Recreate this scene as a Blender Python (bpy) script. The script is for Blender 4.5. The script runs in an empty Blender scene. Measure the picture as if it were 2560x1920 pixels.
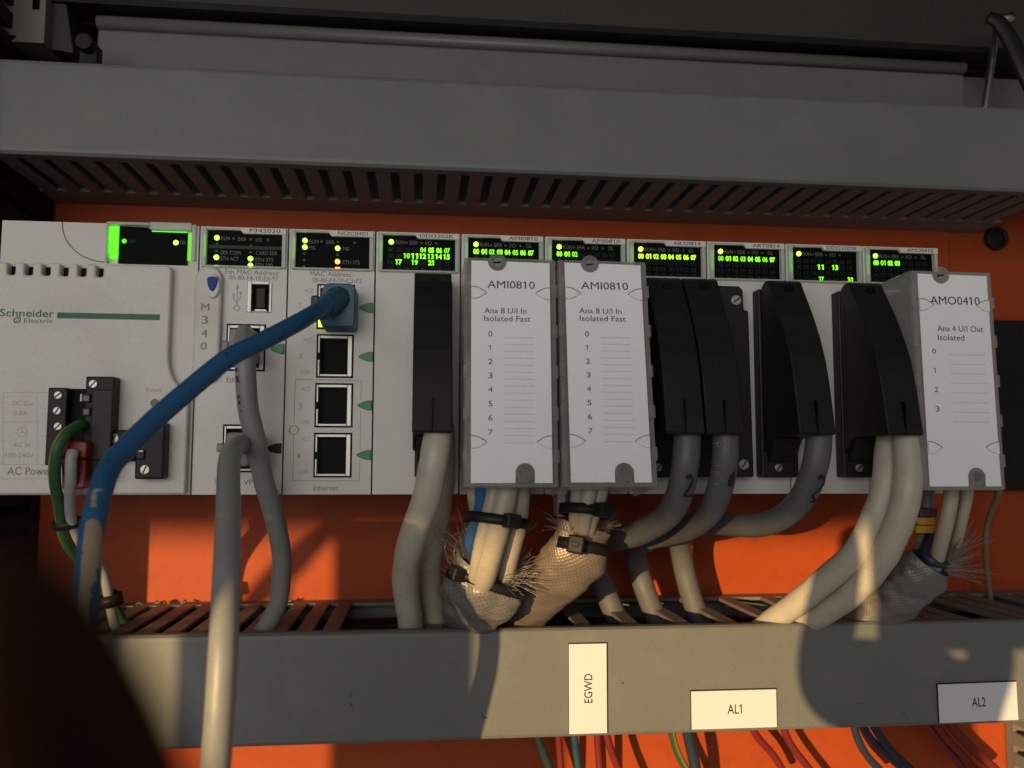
import bpy, bmesh, math, random
from mathutils import Vector, Matrix, noise

# ------------------------------------------------------------------ camera, world, light, exposure
# All lengths below are millimetres (x right along the rack, y away from the viewer, z up);
# x = 0 is the joint between power supply and processor, y = 0 the front of the modules,
# z = 0 the lower edge of the modules.  S turns them into metres.
S = 0.001
random.seed(7)
scene = bpy.context.scene
col = scene.collection
R = math.radians

cam_data = bpy.data.cameras.new('camera')
cam = bpy.data.objects.new('camera', cam_data)
col.objects.link(cam)
cam.location = (83.6*S, -324.6*S, 13.1*S)
yaw, pitch, roll = R(6.02), R(5.05), R(0.15)
fw = Vector((math.sin(yaw)*math.cos(pitch), math.cos(yaw)*math.cos(pitch), math.sin(pitch)))
rt = Vector((math.cos(yaw), -math.sin(yaw), 0)); up = rt.cross(fw)
r2 = rt*math.cos(roll)+up*math.sin(roll); u2 = up*math.cos(roll)-rt*math.sin(roll)
cam.rotation_euler = Matrix((r2, u2, -fw)).transposed().to_euler()
cam_data.sensor_width = 36
cam_data.lens = 36*2135/2560
cam_data.clip_start = 0.004
cam_data.clip_end = 20
cam_data.dof.use_dof = True
cam_data.dof.focus_distance = 0.325
cam_data.dof.aperture_fstop = 15
scene.camera = cam

world = bpy.data.worlds.new('World'); scene.world = world
world.use_nodes = True
world.node_tree.nodes['Background'].inputs[0].default_value = (1.0, 0.965, 0.90, 1)
world.node_tree.nodes['Background'].inputs[1].default_value = 0.115

SUN_AZ, SUN_EL = R(30.8), R(4.0)          # low evening sun from the left
sun_dir = Vector((-math.sin(SUN_AZ)*math.cos(SUN_EL), -math.cos(SUN_AZ)*math.cos(SUN_EL), math.sin(SUN_EL)))
sd = bpy.data.lights.new('sun', 'SUN'); sd.energy = 5.5; sd.angle = R(0.6); sd.color = (1, 0.66, 0.29)
sun = bpy.data.objects.new('sun', sd); col.objects.link(sun)
sun.rotation_euler = sun_dir.to_track_quat('Z', 'Y').to_euler()

ad = bpy.data.lights.new('room_light', 'AREA'); ad.shape = 'RECTANGLE'; ad.size = 1.2; ad.size_y = 0.6
ad.energy = 6.9; ad.color = (1.0, 0.955, 0.89)
room = bpy.data.objects.new('room_light', ad); col.objects.link(room)
room.location = (-0.30, -1.25, 0.13)
room.rotation_euler = (Vector((-0.30, -1.25, 0.13))-Vector((0.12, 0, 0.04))).to_track_quat('Z', 'Y').to_euler()

scene.view_settings.view_transform = 'Standard'
scene.view_settings.look = 'None'
scene.view_settings.exposure = 0.0
scene.view_settings.gamma = 1.0
scene.render.engine = 'CYCLES'
scene.cycles.use_denoising = True
scene.cycles.max_bounces = 10
scene.cycles.transparent_max_bounces = 16
scene.cycles.sample_clamp_indirect = 4.0

# ------------------------------------------------------------------ materials
def nodes(name):
    m = bpy.data.materials.new(name); m.use_nodes = True
    nt = m.node_tree
    return m, nt, nt.nodes['Principled BSDF']

def plastic(name, base, rough=0.5, metal=0.0, var=0.06, vscale=60, grain=0.0, gscale=1500, spec=0.5,
            dirt=None, dirt_amt=0.0, dscale=25, bump_dist=0.0001):
    """Principled surface with uneven tone, optional grime and fine moulded grain, in object coordinates."""
    m, nt, b = nodes(name); N, L = nt.nodes, nt.links
    tc = N.new('ShaderNodeTexCoord')
    nz = N.new('ShaderNodeTexNoise'); nz.inputs['Scale'].default_value = vscale; nz.inputs['Detail'].default_value = 5
    L.new(tc.outputs['Object'], nz.inputs['Vector'])
    mx = N.new('ShaderNodeMix'); mx.data_type = 'RGBA'
    mx.inputs[6].default_value = tuple(c*(1-var) for c in base)+(1,)
    mx.inputs[7].default_value = tuple(min(1, c*(1+var)) for c in base)+(1,)
    L.new(nz.outputs['Fac'], mx.inputs[0])
    sk = N.new('ShaderNodeTexNoise'); sk.inputs['Scale'].default_value = 2400; sk.inputs['Detail'].default_value = 2
    L.new(tc.outputs['Object'], sk.inputs['Vector'])
    sr = N.new('ShaderNodeMapRange'); sr.inputs[1].default_value = 0.3; sr.inputs[2].default_value = 0.7; sr.inputs[3].default_value = 0.90; sr.inputs[4].default_value = 1.08
    L.new(sk.outputs['Fac'], sr.inputs[0])
    ms = N.new('ShaderNodeVectorMath'); ms.operation = 'SCALE'; L.new(mx.outputs[2], ms.inputs[0]); L.new(sr.outputs[0], ms.inputs['Scale'])
    out = ms.outputs[0]
    if dirt:
        n2 = N.new('ShaderNodeTexNoise'); n2.inputs['Scale'].default_value = dscale; n2.inputs['Detail'].default_value = 8
        n2.inputs['Roughness'].default_value = 0.7
        L.new(tc.outputs['Object'], n2.inputs['Vector'])
        rp = N.new('ShaderNodeValToRGB'); rp.color_ramp.elements[0].position = 0.50; rp.color_ramp.elements[1].position = 0.78
        rp.color_ramp.elements[0].color = (0, 0, 0, 1); rp.color_ramp.elements[1].color = (dirt_amt,)*3+(1,)
        L.new(n2.outputs['Fac'], rp.inputs[0])
        m2 = N.new('ShaderNodeMix'); m2.data_type = 'RGBA'
        L.new(rp.outputs[0], m2.inputs[0]); L.new(out, m2.inputs[6]); m2.inputs[7].default_value = dirt+(1,)
        out = m2.outputs[2]
    L.new(out, b.inputs['Base Color'])
    mr = N.new('ShaderNodeMapRange'); mr.inputs[3].default_value = rough*0.85; mr.inputs[4].default_value = min(1, rough*1.18)
    L.new(nz.outputs['Fac'], mr.inputs[0]); L.new(mr.outputs[0], b.inputs['Roughness'])
    b.inputs['Metallic'].default_value = metal
    b.inputs['Specular IOR Level'].default_value = spec
    if grain:
        g = N.new('ShaderNodeTexNoise'); g.inputs['Scale'].default_value = gscale; g.inputs['Detail'].default_value = 3
        L.new(tc.outputs['Object'], g.inputs['Vector'])
        bp = N.new('ShaderNodeBump'); bp.inputs['Strength'].default_value = grain; bp.inputs['Distance'].default_value = bump_dist
        L.new(g.outputs['Fac'], bp.inputs['Height']); L.new(bp.outputs[0], b.inputs['Normal'])
    return m

def flat(name, base, rough=0.6, spec=0.3):
    m, nt, b = nodes(name)
    b.inputs['Base Color'].default_value = base+(1,); b.inputs['Roughness'].default_value = rough
    b.inputs['Specular IOR Level'].default_value = spec
    return m

def glow(name, color, strength):
    m, nt, b = nodes(name)
    b.inputs['Base Color'].default_value = color+(1,)
    b.inputs['Emission Color'].default_value = color+(1,)
    b.inputs['Emission Strength'].default_value = strength
    return m

def clear(name, tint, alpha, rough=0.12):
    """Thin moulded clear plastic: see-through, a little milky, shiny at grazing angles."""
    m, nt, b = nodes(name); N, L = nt.nodes, nt.links
    tr = N.new('ShaderNodeBsdfTransparent'); tr.inputs[0].default_value = tint+(1,)
    mix = N.new('ShaderNodeMixShader')
    lw = N.new('ShaderNodeLayerWeight'); lw.inputs[0].default_value = 0.35
    tc = N.new('ShaderNodeTexCoord'); nz = N.new('ShaderNodeTexNoise'); nz.inputs['Scale'].default_value = 120
    L.new(tc.outputs['Object'], nz.inputs['Vector'])
    mr = N.new('ShaderNodeMapRange'); mr.inputs[3].default_value = alpha*0.7; mr.inputs[4].default_value = alpha*1.3
    L.new(nz.outputs['Fac'], mr.inputs[0])
    ad_ = N.new('ShaderNodeMath'); ad_.operation = 'MULTIPLY_ADD'; ad_.inputs[1].default_value = 0.5; ad_.use_clamp = True
    L.new(lw.outputs['Facing'], ad_.inputs[0]); L.new(mr.outputs[0], ad_.inputs[2])
    b.inputs['Base Color'].default_value = tuple(c*0.8 for c in tint)+(1,); b.inputs['Roughness'].default_value = rough
    L.new(ad_.outputs[0], mix.inputs[0]); L.new(tr.outputs[0], mix.inputs[1]); L.new(b.outputs[0], mix.inputs[2])
    L.new(mix.outputs[0], N['Material Output'].inputs[0])
    return m

def braid(name, base, metal, scale=1.0):
    """Woven tinned-copper sleeve: crossing diagonal strands from the tube's own length/turn coordinates."""
    m, nt, b = nodes(name); N, L = nt.nodes, nt.links
    uv = N.new('ShaderNodeUVMap'); uv.uv_map = 'run'
    mp = []
    for sgn in (1, -1):
        sx = N.new('ShaderNodeSeparateXYZ'); L.new(uv.outputs[0], sx.inputs[0])
        a = N.new('ShaderNodeMath'); a.operation = 'MULTIPLY'; a.inputs[1].default_value = 38*sgn; L.new(sx.outputs[0], a.inputs[0])
        c = N.new('ShaderNodeMath'); c.operation = 'MULTIPLY_ADD'; c.inputs[1].default_value = 6.0*scale; L.new(sx.outputs[1], c.inputs[0]); L.new(a.outputs[0], c.inputs[2])
        s = N.new('ShaderNodeMath'); s.operation = 'MULTIPLY'; s.inputs[1].default_value = 2*math.pi; L.new(c.outputs[0], s.inputs[0])
        wb = N.new('ShaderNodeTexNoise'); wb.inputs['Scale'].default_value = 110; wb.inputs['Detail'].default_value = 3
        to = N.new('ShaderNodeTexCoord'); L.new(to.outputs['Object'], wb.inputs['Vector'])
        ws = N.new('ShaderNodeMath'); ws.operation = 'MULTIPLY_ADD'; ws.inputs[1].default_value = 5.0; L.new(wb.outputs['Fac'], ws.inputs[0]); L.new(s.outputs[0], ws.inputs[2])
        w = N.new('ShaderNodeMath'); w.operation = 'SINE'; L.new(ws.outputs[0], w.inputs[0])
        mp.append(w)
    mul = N.new('ShaderNodeMath'); mul.operation = 'MAXIMUM'; L.new(mp[0].outputs[0], mul.inputs[0]); L.new(mp[1].outputs[0], mul.inputs[1])
    rp = N.new('ShaderNodeMapRange'); rp.inputs[1].default_value = -1; rp.inputs[2].default_value = 1
    L.new(mul.outputs[0], rp.inputs[0])
    tc = N.new('ShaderNodeTexCoord'); nz = N.new('ShaderNodeTexNoise'); nz.inputs['Scale'].default_value = 160; nz.inputs['Detail'].default_value = 6
    L.new(tc.outputs['Object'], nz.inputs['Vector'])
    mx = N.new('ShaderNodeMix'); mx.data_type = 'RGBA'
    mx.inputs[6].default_value = tuple(c*0.6 for c in base)+(1,); mx.inputs[7].default_value = tuple(c*1.2 for c in base)+(1,)
    av = N.new('ShaderNodeMath'); av.operation = 'MULTIPLY_ADD'; av.inputs[1].default_value = 0.55
    L.new(rp.outputs[0], av.inputs[0])
    h2 = N.new('ShaderNodeMath'); h2.operation = 'MULTIPLY'; h2.inputs[1].default_value = 0.5; L.new(nz.outputs['Fac'], h2.inputs[0]); L.new(h2.outputs[0], av.inputs[2])
    L.new(av.outputs[0], mx.inputs[0]); L.new(mx.outputs[2], b.inputs['Base Color'])
    b.inputs['Metallic'].default_value = metal; b.inputs['Roughness'].default_value = 0.42
    bp = N.new('ShaderNodeBump'); bp.inputs['Strength'].default_value = 0.5; bp.inputs['Distance'].default_value = 0.0002
    L.new(rp.outputs[0], bp.inputs['Height']); L.new(bp.outputs[0], b.inputs['Normal'])
    return m

M = {}
M['white'] = plastic('white_moulded_plastic', (0.66, 0.635, 0.59), 0.48, var=0.04, grain=0.25, gscale=2200, dirt=(0.36, 0.31, 0.25), dirt_amt=0.35, dscale=30)
M['white2'] = plastic('white_module_plastic', (0.69, 0.67, 0.645), 0.46, var=0.035, grain=0.22, gscale=2200, dirt=(0.38, 0.33, 0.28), dirt_amt=0.3, dscale=36)
M['duct_shaded'] = plastic('shaded_duct_plastic', (0.018, 0.014, 0.012), 0.65, var=0.15, vscale=60, spec=0.2)  # duct colour darkened to hold the shade at the left edge
M['duct'] = plastic('grey_duct_plastic', (0.136, 0.143, 0.138), 0.5, var=0.16, vscale=14, grain=0.35, gscale=1300, dirt=(0.24, 0.22, 0.19), dirt_amt=0.4, dscale=45)
M['slat'] = plastic('grey_slat_plastic', (0.17, 0.165, 0.155), 0.6, var=0.12, vscale=90, grain=0.3, dirt=(0.30, 0.25, 0.2), dirt_amt=0.5, dscale=140)
M['orange'] = plastic('orange_enamel', (0.37, 0.062, 0.0135), 0.5, spec=0.2, var=0.06, vscale=30, grain=0.35, gscale=700, dirt=(0.22, 0.04, 0.015), dirt_amt=0.5, dscale=80)
M['black'] = plastic('black_plastic', (0.010, 0.0105, 0.0105), 0.5, var=0.15, vscale=120, grain=0.4, gscale=1800, spec=0.35)
M['black2'] = plastic('matt_black_plastic', (0.0075, 0.008, 0.0085), 0.5, var=0.2, vscale=90, grain=0.3, gscale=1600, dirt=(0.03, 0.028, 0.026), dirt_amt=0.35, dscale=60, spec=0.3)
M['window'] = plastic('smoked_display_glass', (0.005, 0.007, 0.0065), 0.45, var=0.2, vscale=200, spec=0.03)
M['void'] = flat('dark_socket_interior', (0.003, 0.004, 0.006), 0.5, 0.08)
M['steel'] = plastic('tinned_steel', (0.44, 0.43, 0.40), 0.36, metal=0.6, var=0.12, vscale=300)
M['zinc'] = plastic('zinc_plated_steel', (0.5, 0.5, 0.5), 0.32, metal=1.0, var=0.25, vscale=400)
M['rail'] = plastic('galvanised_rail', (0.14, 0.136, 0.13), 0.42, var=0.15, vscale=70, grain=0.3, gscale=600)
M['roof'] = plastic('olive_cabinet_paint', (0.040, 0.036, 0.028), 0.6, var=0.15, vscale=20, grain=0.3)
M['darkmetal'] = plastic('dark_cabinet_paint', (0.035, 0.032, 0.027), 0.6, var=0.15, vscale=20, grain=0.3)
M['strut'] = plastic('beige_strut_paint', (0.20, 0.18, 0.145), 0.5, var=0.12, vscale=60)
M['clear'] = clear('clear_cover_plastic', (0.82, 0.80, 0.785), 0.15, 0.07)
M['frame'] = clear('clear_bezel_plastic', (0.80, 0.84, 0.76), 0.62, 0.2)
M['paper'] = plastic('printed_paper', (0.88, 0.885, 0.92), 0.7, var=0.015, vscale=90, spec=0.3)
M['grime'] = flat('dark_scuff', (0.07, 0.06, 0.05))
M['ink'] = flat('black_ink', (0.018, 0.018, 0.02))
M['greyink'] = flat('grey_print', (0.22, 0.20, 0.18))
M['paleink'] = flat('pale_grey_print', (0.40, 0.38, 0.345))
M['legend'] = flat('grey_display_legend', (0.17, 0.18, 0.17))
M['dimled'] = flat('unlit_indicator', (0.055, 0.065, 0.06), 0.4)
M['dimdigit'] = flat('unlit_numeral', (0.020, 0.026, 0.023), 0.5)
M['green_print'] = plastic('green_print', (0.012, 0.125, 0.062), 0.5, var=0.05)
M['green_mark'] = plastic('green_marker_plastic', (0.035, 0.25, 0.09), 0.45, var=0.06)
M['blue_lens'] = plastic('blue_lens', (0.010, 0.055, 0.30), 0.4, var=0.1, spec=0.15)
M['led'] = glow('green_indicator_light', (0.30, 1.0, 0.05), 3.2)
M['led_y'] = glow('yellow_green_indicator_light', (0.72, 1.0, 0.04), 2.6)
M['led_o'] = glow('orange_indicator_light', (1.0, 0.30, 0.02), 4.0)
M['digit'] = glow('lit_green_numeral', (0.24, 1.0, 0.0), 1.7)
M['digit_y'] = glow('lit_yellow_green_numeral', (0.50, 1.0, 0.0), 1.6)
M['digit_dim'] = glow('dimmer_green_numeral', (0.20, 1.0, 0.0), 1.0)
M['digit_y_dim'] = glow('dimmer_yellow_green_numeral', (0.48, 1.0, 0.0), 1.05)
M['guide'] = glow('glowing_light_guide', (0.10, 1.0, 0.004), 1.0)
M['led_spill'] = glow('led_spill_glow', (0.14, 0.65, 0.02), 0.8)  # emission painting LED light that spills into the clear frames
M['grey_cable'] = plastic('grey_cable_jacket', (0.235, 0.238, 0.228), 0.42, var=0.06, vscale=80, grain=0.2, gscale=900, dirt=(0.12, 0.11, 0.1), dirt_amt=0.4, dscale=120)
M['dark_cable'] = plastic('slate_cable_jacket', (0.105, 0.107, 0.115), 0.5, var=0.10, vscale=120, grain=0.4, gscale=700, dirt=(0.16, 0.15, 0.15), dirt_amt=0.4, dscale=200)
M['beige_cable'] = plastic('beige_cable_jacket', (0.49, 0.45, 0.375), 0.4, var=0.05, vscale=70, grain=0.2, gscale=800, dirt=(0.24, 0.2, 0.15), dirt_amt=0.4, dscale=110)
M['wire_beige'] = plastic('ivory_wire', (0.42, 0.37, 0.285), 0.45, var=0.10, vscale=150, dirt=(0.2, 0.15, 0.1), dirt_amt=0.5, dscale=160)
M['wire_tan'] = plastic('tan_wire', (0.22, 0.17, 0.11), 0.5, var=0.1)
M['wire_white'] = plastic('pale_grey_wire', (0.33, 0.33, 0.32), 0.5, var=0.08, vscale=150, grain=0.2)
M['wire_blue'] = plastic('blue_wire', (0.035, 0.13, 0.33), 0.45, var=0.1)
M['wire_yellow'] = plastic('yellow_wire', (0.23, 0.195, 0.035), 0.5, var=0.1)
M['wire_green'] = plastic('green_wire', (0.02, 0.09, 0.025), 0.5, var=0.1)
M['wire_red'] = plastic('red_wire', (0.17, 0.018, 0.018), 0.45, var=0.12)
M['wire_navy'] = plastic('navy_wire', (0.018, 0.035, 0.06), 0.45, var=0.12)
M['wire_teal'] = plastic('teal_wire', (0.018, 0.062, 0.09), 0.45, var=0.12)
M['plug_blue'] = plastic('blue_plug_boot', (0.014, 0.080, 0.140), 0.45, var=0.1, vscale=120)
M['wire_bottle'] = plastic('bottle_green_wire', (0.022, 0.04, 0.038), 0.45, var=0.12)
M['red_plug'] = plastic('red_plug_plastic', (0.20, 0.008, 0.012), 0.45, var=0.15, vscale=120)
M['yellow_tag'] = plastic('yellow_marker', (0.62, 0.33, 0.03), 0.5, var=0.06)
M['purple_tag'] = plastic('purple_marker', (0.09, 0.045, 0.085), 0.5, var=0.08)
M['grey_tag'] = plastic('grey_marker', (0.25, 0.23, 0.22), 0.5, var=0.08)
M['tie'] = plastic('black_nylon', (0.010, 0.010, 0.0105), 0.5, var=0.15, spec=0.25)
M['label'] = plastic('cream_engraved_plate', (0.66, 0.68, 0.72), 0.55, var=0.02, vscale=120)
M['edge_and_shadow'] = flat('plate_edge_and_shadow', (0.03, 0.025, 0.02))  # dark core colour, also serving as the shadow line at the right
M['clip_white'] = plastic('white_nylon', (0.62, 0.61, 0.62), 0.45, var=0.04)
M['braid'] = braid('tinned_braid', (0.20, 0.188, 0.178), 0.3)
M['braid_warm'] = braid('copper_tinted_braid', (0.215, 0.172, 0.14), 0.35)
M['strand'] = plastic('loose_tinned_strand', (0.26, 0.23, 0.21), 0.35, metal=0.6, var=0.15)
M['skin'] = plastic('shaded_skin', (0.055, 0.022, 0.014), 0.9, var=0.15, vscale=90, grain=0.3, spec=0.1)  # albedo darkened to carry the shade on the fingertip
M['blocker'] = plastic('grey_blocker_paint', (0.22, 0.22, 0.21), 0.5, var=0.06)  # finish of the added sun blockers

def blue_jacket():
    """Blue patch-cord jacket with worn, dusty tan patches along its lower half and printed specks."""
    m = plastic('blue_cable_jacket', (0.009, 0.078, 0.195), 0.42, var=0.10, vscale=90, grain=0.25, gscale=800)
    nt = m.node_tree; N, L = nt.nodes, nt.links
    b = N['Principled BSDF']; src = b.inputs['Base Color'].links[0].from_socket
    uv = N.new('ShaderNodeUVMap'); uv.uv_map = 'run'
    sx = N.new('ShaderNodeSeparateXYZ'); L.new(uv.outputs[0], sx.inputs[0])
    tc = N.new('ShaderNodeTexCoord')
    nz = N.new('ShaderNodeTexNoise'); nz.inputs['Scale'].default_value = 75; nz.inputs['Detail'].default_value = 6
    L.new(tc.outputs['Object'], nz.inputs['Vector'])
    # a band on the side of the cord (turn coordinate) where the sleeve print has rubbed to tan
    d = N.new('ShaderNodeMath'); d.operation = 'SUBTRACT'; d.inputs[1].default_value = BLUE_TURN; L.new(sx.outputs[0], d.inputs[0])
    a = N.new('ShaderNodeMath'); a.operation = 'ABSOLUTE'; L.new(d.outputs[0], a.inputs[0])
    w = N.new('ShaderNodeMath'); w.operation = 'MULTIPLY_ADD'; w.inputs[1].default_value = -1.5; w.inputs[2].default_value = 0.86; L.new(nz.outputs['Fac'], w.inputs[0])
    lt = N.new('ShaderNodeMath'); lt.operation = 'LESS_THAN'; L.new(a.outputs[0], lt.inputs[0]); L.new(w.outputs[0], lt.inputs[1])
    gt = N.new('ShaderNodeMath'); gt.operation = 'GREATER_THAN'; gt.inputs[1].default_value = 12.2; L.new(sx.outputs[1], gt.inputs[0])
    mu = N.new('ShaderNodeMath'); mu.operation = 'MULTIPLY'; L.new(lt.outputs[0], mu.inputs[0]); L.new(gt.outputs[0], mu.inputs[1])
    mx = N.new('ShaderNodeMix'); mx.data_type = 'RGBA'
    L.new(mu.outputs[0], mx.inputs[0]); L.new(src, mx.inputs[6]); mx.inputs[7].default_value = (0.27, 0.20, 0.125, 1)
    n2 = N.new('ShaderNodeTexNoise'); n2.inputs['Scale'].default_value = 420; n2.inputs['Detail'].default_value = 2
    L.new(tc.outputs['Object'], n2.inputs['Vector'])
    g2 = N.new('ShaderNodeMath'); g2.operation = 'GREATER_THAN'; g2.inputs[1].default_value = 0.70; L.new(n2.outputs['Fac'], g2.inputs[0])
    m2 = N.new('ShaderNodeMix'); m2.data_type = 'RGBA'
    L.new(g2.outputs[0], m2.inputs[0]); L.new(mx.outputs[2], m2.inputs[6]); m2.inputs[7].default_value = (0.008, 0.035, 0.09, 1)
    L.new(m2.outputs[2], b.inputs['Base Color'])
    return m
BLUE_TURN = 0.98
M['blue_cable'] = blue_jacket()

# ------------------------------------------------------------------ mesh helpers
BASE = {}          # world origin (mm) that a thing's part meshes are written relative to

class MB:
    """Collects boxes, prisms, tubes ... in mm; build() links them as one mesh object."""
    def __init__(s): s.v, s.f, s.mi, s.sm, s.uv = [], [], [], [], {}
    def face(s, idx, mi=0, sm=False): s.f.append(tuple(idx)); s.mi.append(mi); s.sm.append(sm)
    def box(s, x0, x1, y0, y1, z0, z1, mi=0):
        n = len(s.v)
        s.v += [(x, y, z) for z in (z0, z1) for y in (y0, y1) for x in (x0, x1)]
        for q in ((0, 2, 3, 1), (4, 5, 7, 6), (0, 1, 5, 4), (2, 6, 7, 3), (0, 4, 6, 2), (1, 3, 7, 5)):
            s.face([n+i for i in q], mi)
        return s
    def prism(s, poly, a0, a1, axis='y', mi=0, sm=False):
        """Extrude a 2-D outline: axis y takes (x,z), axis x takes (y,z), axis z takes (x,y)."""
        n, k = len(s.v), len(poly)
        mk = {'y': lambda p, a: (p[0], a, p[1]), 'x': lambda p, a: (a, p[0], p[1]), 'z': lambda p, a: (p[0], p[1], a)}[axis]
        s.v += [mk(p, a0) for p in poly]+[mk(p, a1) for p in poly]
        s.face(range(n, n+k), mi); s.face(range(n+2*k-1, n+k-1, -1), mi)
        for i in range(k):
            j = (i+1) % k; s.face((n+j, n+i, n+k+i, n+k+j), mi, sm)
        return s
    def cyl(s, cx, cz, r, y0, y1, seg=16, mi=0, r1=None):
        n = len(s.v); r1 = r if r1 is None else r1
        for y, q in ((y0, r), (y1, r1)):
            s.v += [(cx+q*math.cos(2*math.pi*i/seg), y, cz+q*math.sin(2*math.pi*i/seg)) for i in range(seg)]
        s.face(range(n, n+seg), mi); s.face(range(n+2*seg-1, n+seg-1, -1), mi)
        for i in range(seg):
            j = (i+1) % seg; s.face((n+j, n+i, n+seg+i, n+seg+j), mi, True)
        return s
    def ring(s, cx, cz, r0, r1, y0, y1, seg=20, mi=0):
        n = len(s.v)
        for y, q in ((y0, r0), (y0, r1), (y1, r1), (y1, r0)):
            s.v += [(cx+q*math.cos(2*math.pi*i/seg), y, cz+q*math.sin(2*math.pi*i/seg)) for i in range(seg)]
        for a in range(4):
            b = (a+1) % 4
            for i in range(seg):
                j = (i+1) % seg; s.face((n+a*seg+i, n+b*seg+i, n+b*seg+j, n+a*seg+j), mi, a in (1, 3))
        return s
    def shell(s, x0, x1, y0, y1, z0, z1, holes=(), mi=0, hmi=None):
        """Box whose front (y0) has rectangular sockets (hx0,hx1,hz0,hz1,depth)."""
        hmi = mi if hmi is None else hmi
        xs = sorted({x0, x1}|{h[0] for h in holes}|{h[1] for h in holes})
        zs = sorted({z0, z1}|{h[2] for h in holes}|{h[3] for h in holes})
        def q(a, b, c, d, m): n = len(s.v); s.v += [a, b, c, d]; s.face((n, n+1, n+2, n+3), m)
        for i in range(len(xs)-1):
            for j in range(len(zs)-1):
                cx, cz = (xs[i]+xs[i+1])/2, (zs[j]+zs[j+1])/2
                if any(h[0] < cx < h[1] and h[2] < cz < h[3] for h in holes): continue
                q((xs[i], y0, zs[j]), (xs[i+1], y0, zs[j]), (xs[i+1], y0, zs[j+1]), (xs[i], y0, zs[j+1]), mi)
        for a, b, c, d, dp in holes:
            y = y0+dp
            q((a, y0, c), (a, y, c), (b, y, c), (b, y0, c), hmi); q((a, y0, d), (b, y0, d), (b, y, d), (a, y, d), hmi)
            q((a, y0, c), (a, y0, d), (a, y, d), (a, y, c), hmi); q((b, y0, c), (b, y, c), (b, y, d), (b, y0, d), hmi)
            q((a, y, c), (a, y, d), (b, y, d), (b, y, c), hmi)
        q((x0, y0, z0), (x0, y0, z1), (x0, y1, z1), (x0, y1, z0), mi); q((x1, y0, z0), (x1, y1, z0), (x1, y1, z1), (x1, y0, z1), mi)
        q((x0, y0, z0), (x0, y1, z0), (x1, y1, z0), (x1, y0, z0), mi); q((x0, y0, z1), (x1, y0, z1), (x1, y1, z1), (x0, y1, z1), mi)
        q((x0, y1, z0), (x0, y1, z1), (x1, y1, z1), (x1, y1, z0), mi)
        return s
    def tube(s, pts, r, seg=14, sub=6, mi=0, flat_=1.0, two=None, cap=True, lump=0.0):
        """Smooth cable through pts; r a number or one radius per point; flat_ squashes it; two = (mat, mat) halves."""
        P_ = [Vector(p) for p in pts]; rr = list(r) if isinstance(r, (list, tuple)) else [r]*len(P_)
        ext = [P_[0]*2-P_[1]]+P_+[P_[-1]*2-P_[-2]]; re = [rr[0]]+rr+[rr[-1]]
        C, Q = [], []
        for i in range(1, len(ext)-2):
            for k in range(sub):
                t = k/sub; a, b, c, d = ext[i-1:i+3]
                C.append(0.5*((2*b)+(c-a)*t+(2*a-5*b+4*c-d)*t*t+(3*b-a-3*c+d)*t**3))
                Q.append(re[i]*(1-t)+re[i+1]*t)
        C.append(P_[-1]); Q.append(rr[-1])
        n = len(s.v); T = (C[1]-C[0]).normalized()
        nrm = Vector((0, -1, 0)) if abs(T.y) < 0.85 else Vector((0, 0, 1))
        nrm = (nrm-T*nrm.dot(T)).normalized(); run = 0.0
        k = len(C)
        for i, c in enumerate(C):
            T2 = (C[min(i+1, k-1)]-C[max(i-1, 0)]).normalized()
            nrm = (nrm-T2*nrm.dot(T2)).normalized(); bi = T2.cross(nrm)
            if i: run += (c-C[i-1]).length
            for j in range(seg):
                an = 2*math.pi*j/seg
                o_ = (nrm*math.cos(an)*flat_+bi*math.sin(an))*Q[i]
                if lump: o_ *= 1+lump*(noise.noise((c+o_)*0.11)+0.6*noise.noise((c+o_)*0.3))
                s.v.append(tuple(c+o_))
            if i:
                for j in range(seg):
                    j2 = (j+1) % seg; a0 = n+(i-1)*seg; a1 = n+i*seg
                    m_ = mi if two is None else (two[0] if j < seg//2 else two[1])
                    s.uv[len(s.f)] = [(j/seg, last/10), ((j+1)/seg, last/10), ((j+1)/seg, run/10), (j/seg, run/10)]
                    s.face((a0+j, a0+j2, a1+j2, a1+j), m_, True)
            last = run
        if cap:
            s.face(range(n+seg-1, n-1, -1), mi); e = n+(k-1)*seg; s.face(range(e, e+seg), mi)
        return s
    def build(s, name, mats, parent=None, bevel=0.0, seg=2, weld=False):
        mats = mats if isinstance(mats, (list, tuple)) else [mats]
        if parent is not None: B = Vector(BASE[parent.name])
        else:
            xs, ys, zs = zip(*s.v); B = Vector(((min(xs)+max(xs))/2, (min(ys)+max(ys))/2, min(zs)))
        me = bpy.data.meshes.new(name)
        me.from_pydata([tuple((Vector(v)-B)*S) for v in s.v], [], s.f)
        for m in mats: me.materials.append(M[m])
        for p, a, b in zip(me.polygons, s.mi, s.sm): p.material_index = a; p.use_smooth = b
        if s.uv:
            lay = me.uv_layers.new(name='run')
            for fi, uvs in s.uv.items():
                for li, u in zip(me.polygons[fi].loop_indices, uvs): lay.data[li].uv = u
        bm = bmesh.new(); bm.from_mesh(me)
        if weld: bmesh.ops.remove_doubles(bm, verts=bm.verts, dist=1e-6)
        bmesh.ops.recalc_face_normals(bm, faces=bm.faces)
        bm.to_mesh(me); bm.free(); me.update()
        o = bpy.data.objects.new(name, me); col.objects.link(o)
        if parent is not None: o.parent = parent
        else: o.location = B*S
        BASE[o.name] = tuple(B)
        if bevel:
            md = o.modifiers.new('bevel', 'BEVEL'); md.width = bevel*S; md.segments = seg; md.limit_method = 'ANGLE'; md.angle_limit = R(35)
        return o

def tag(o, label=None, cat=None, group=None, kind=None):
    if label: o['label'] = label
    if cat: o['category'] = cat
    if group: o['group'] = group
    if kind: o['kind'] = kind
    return o

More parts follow.
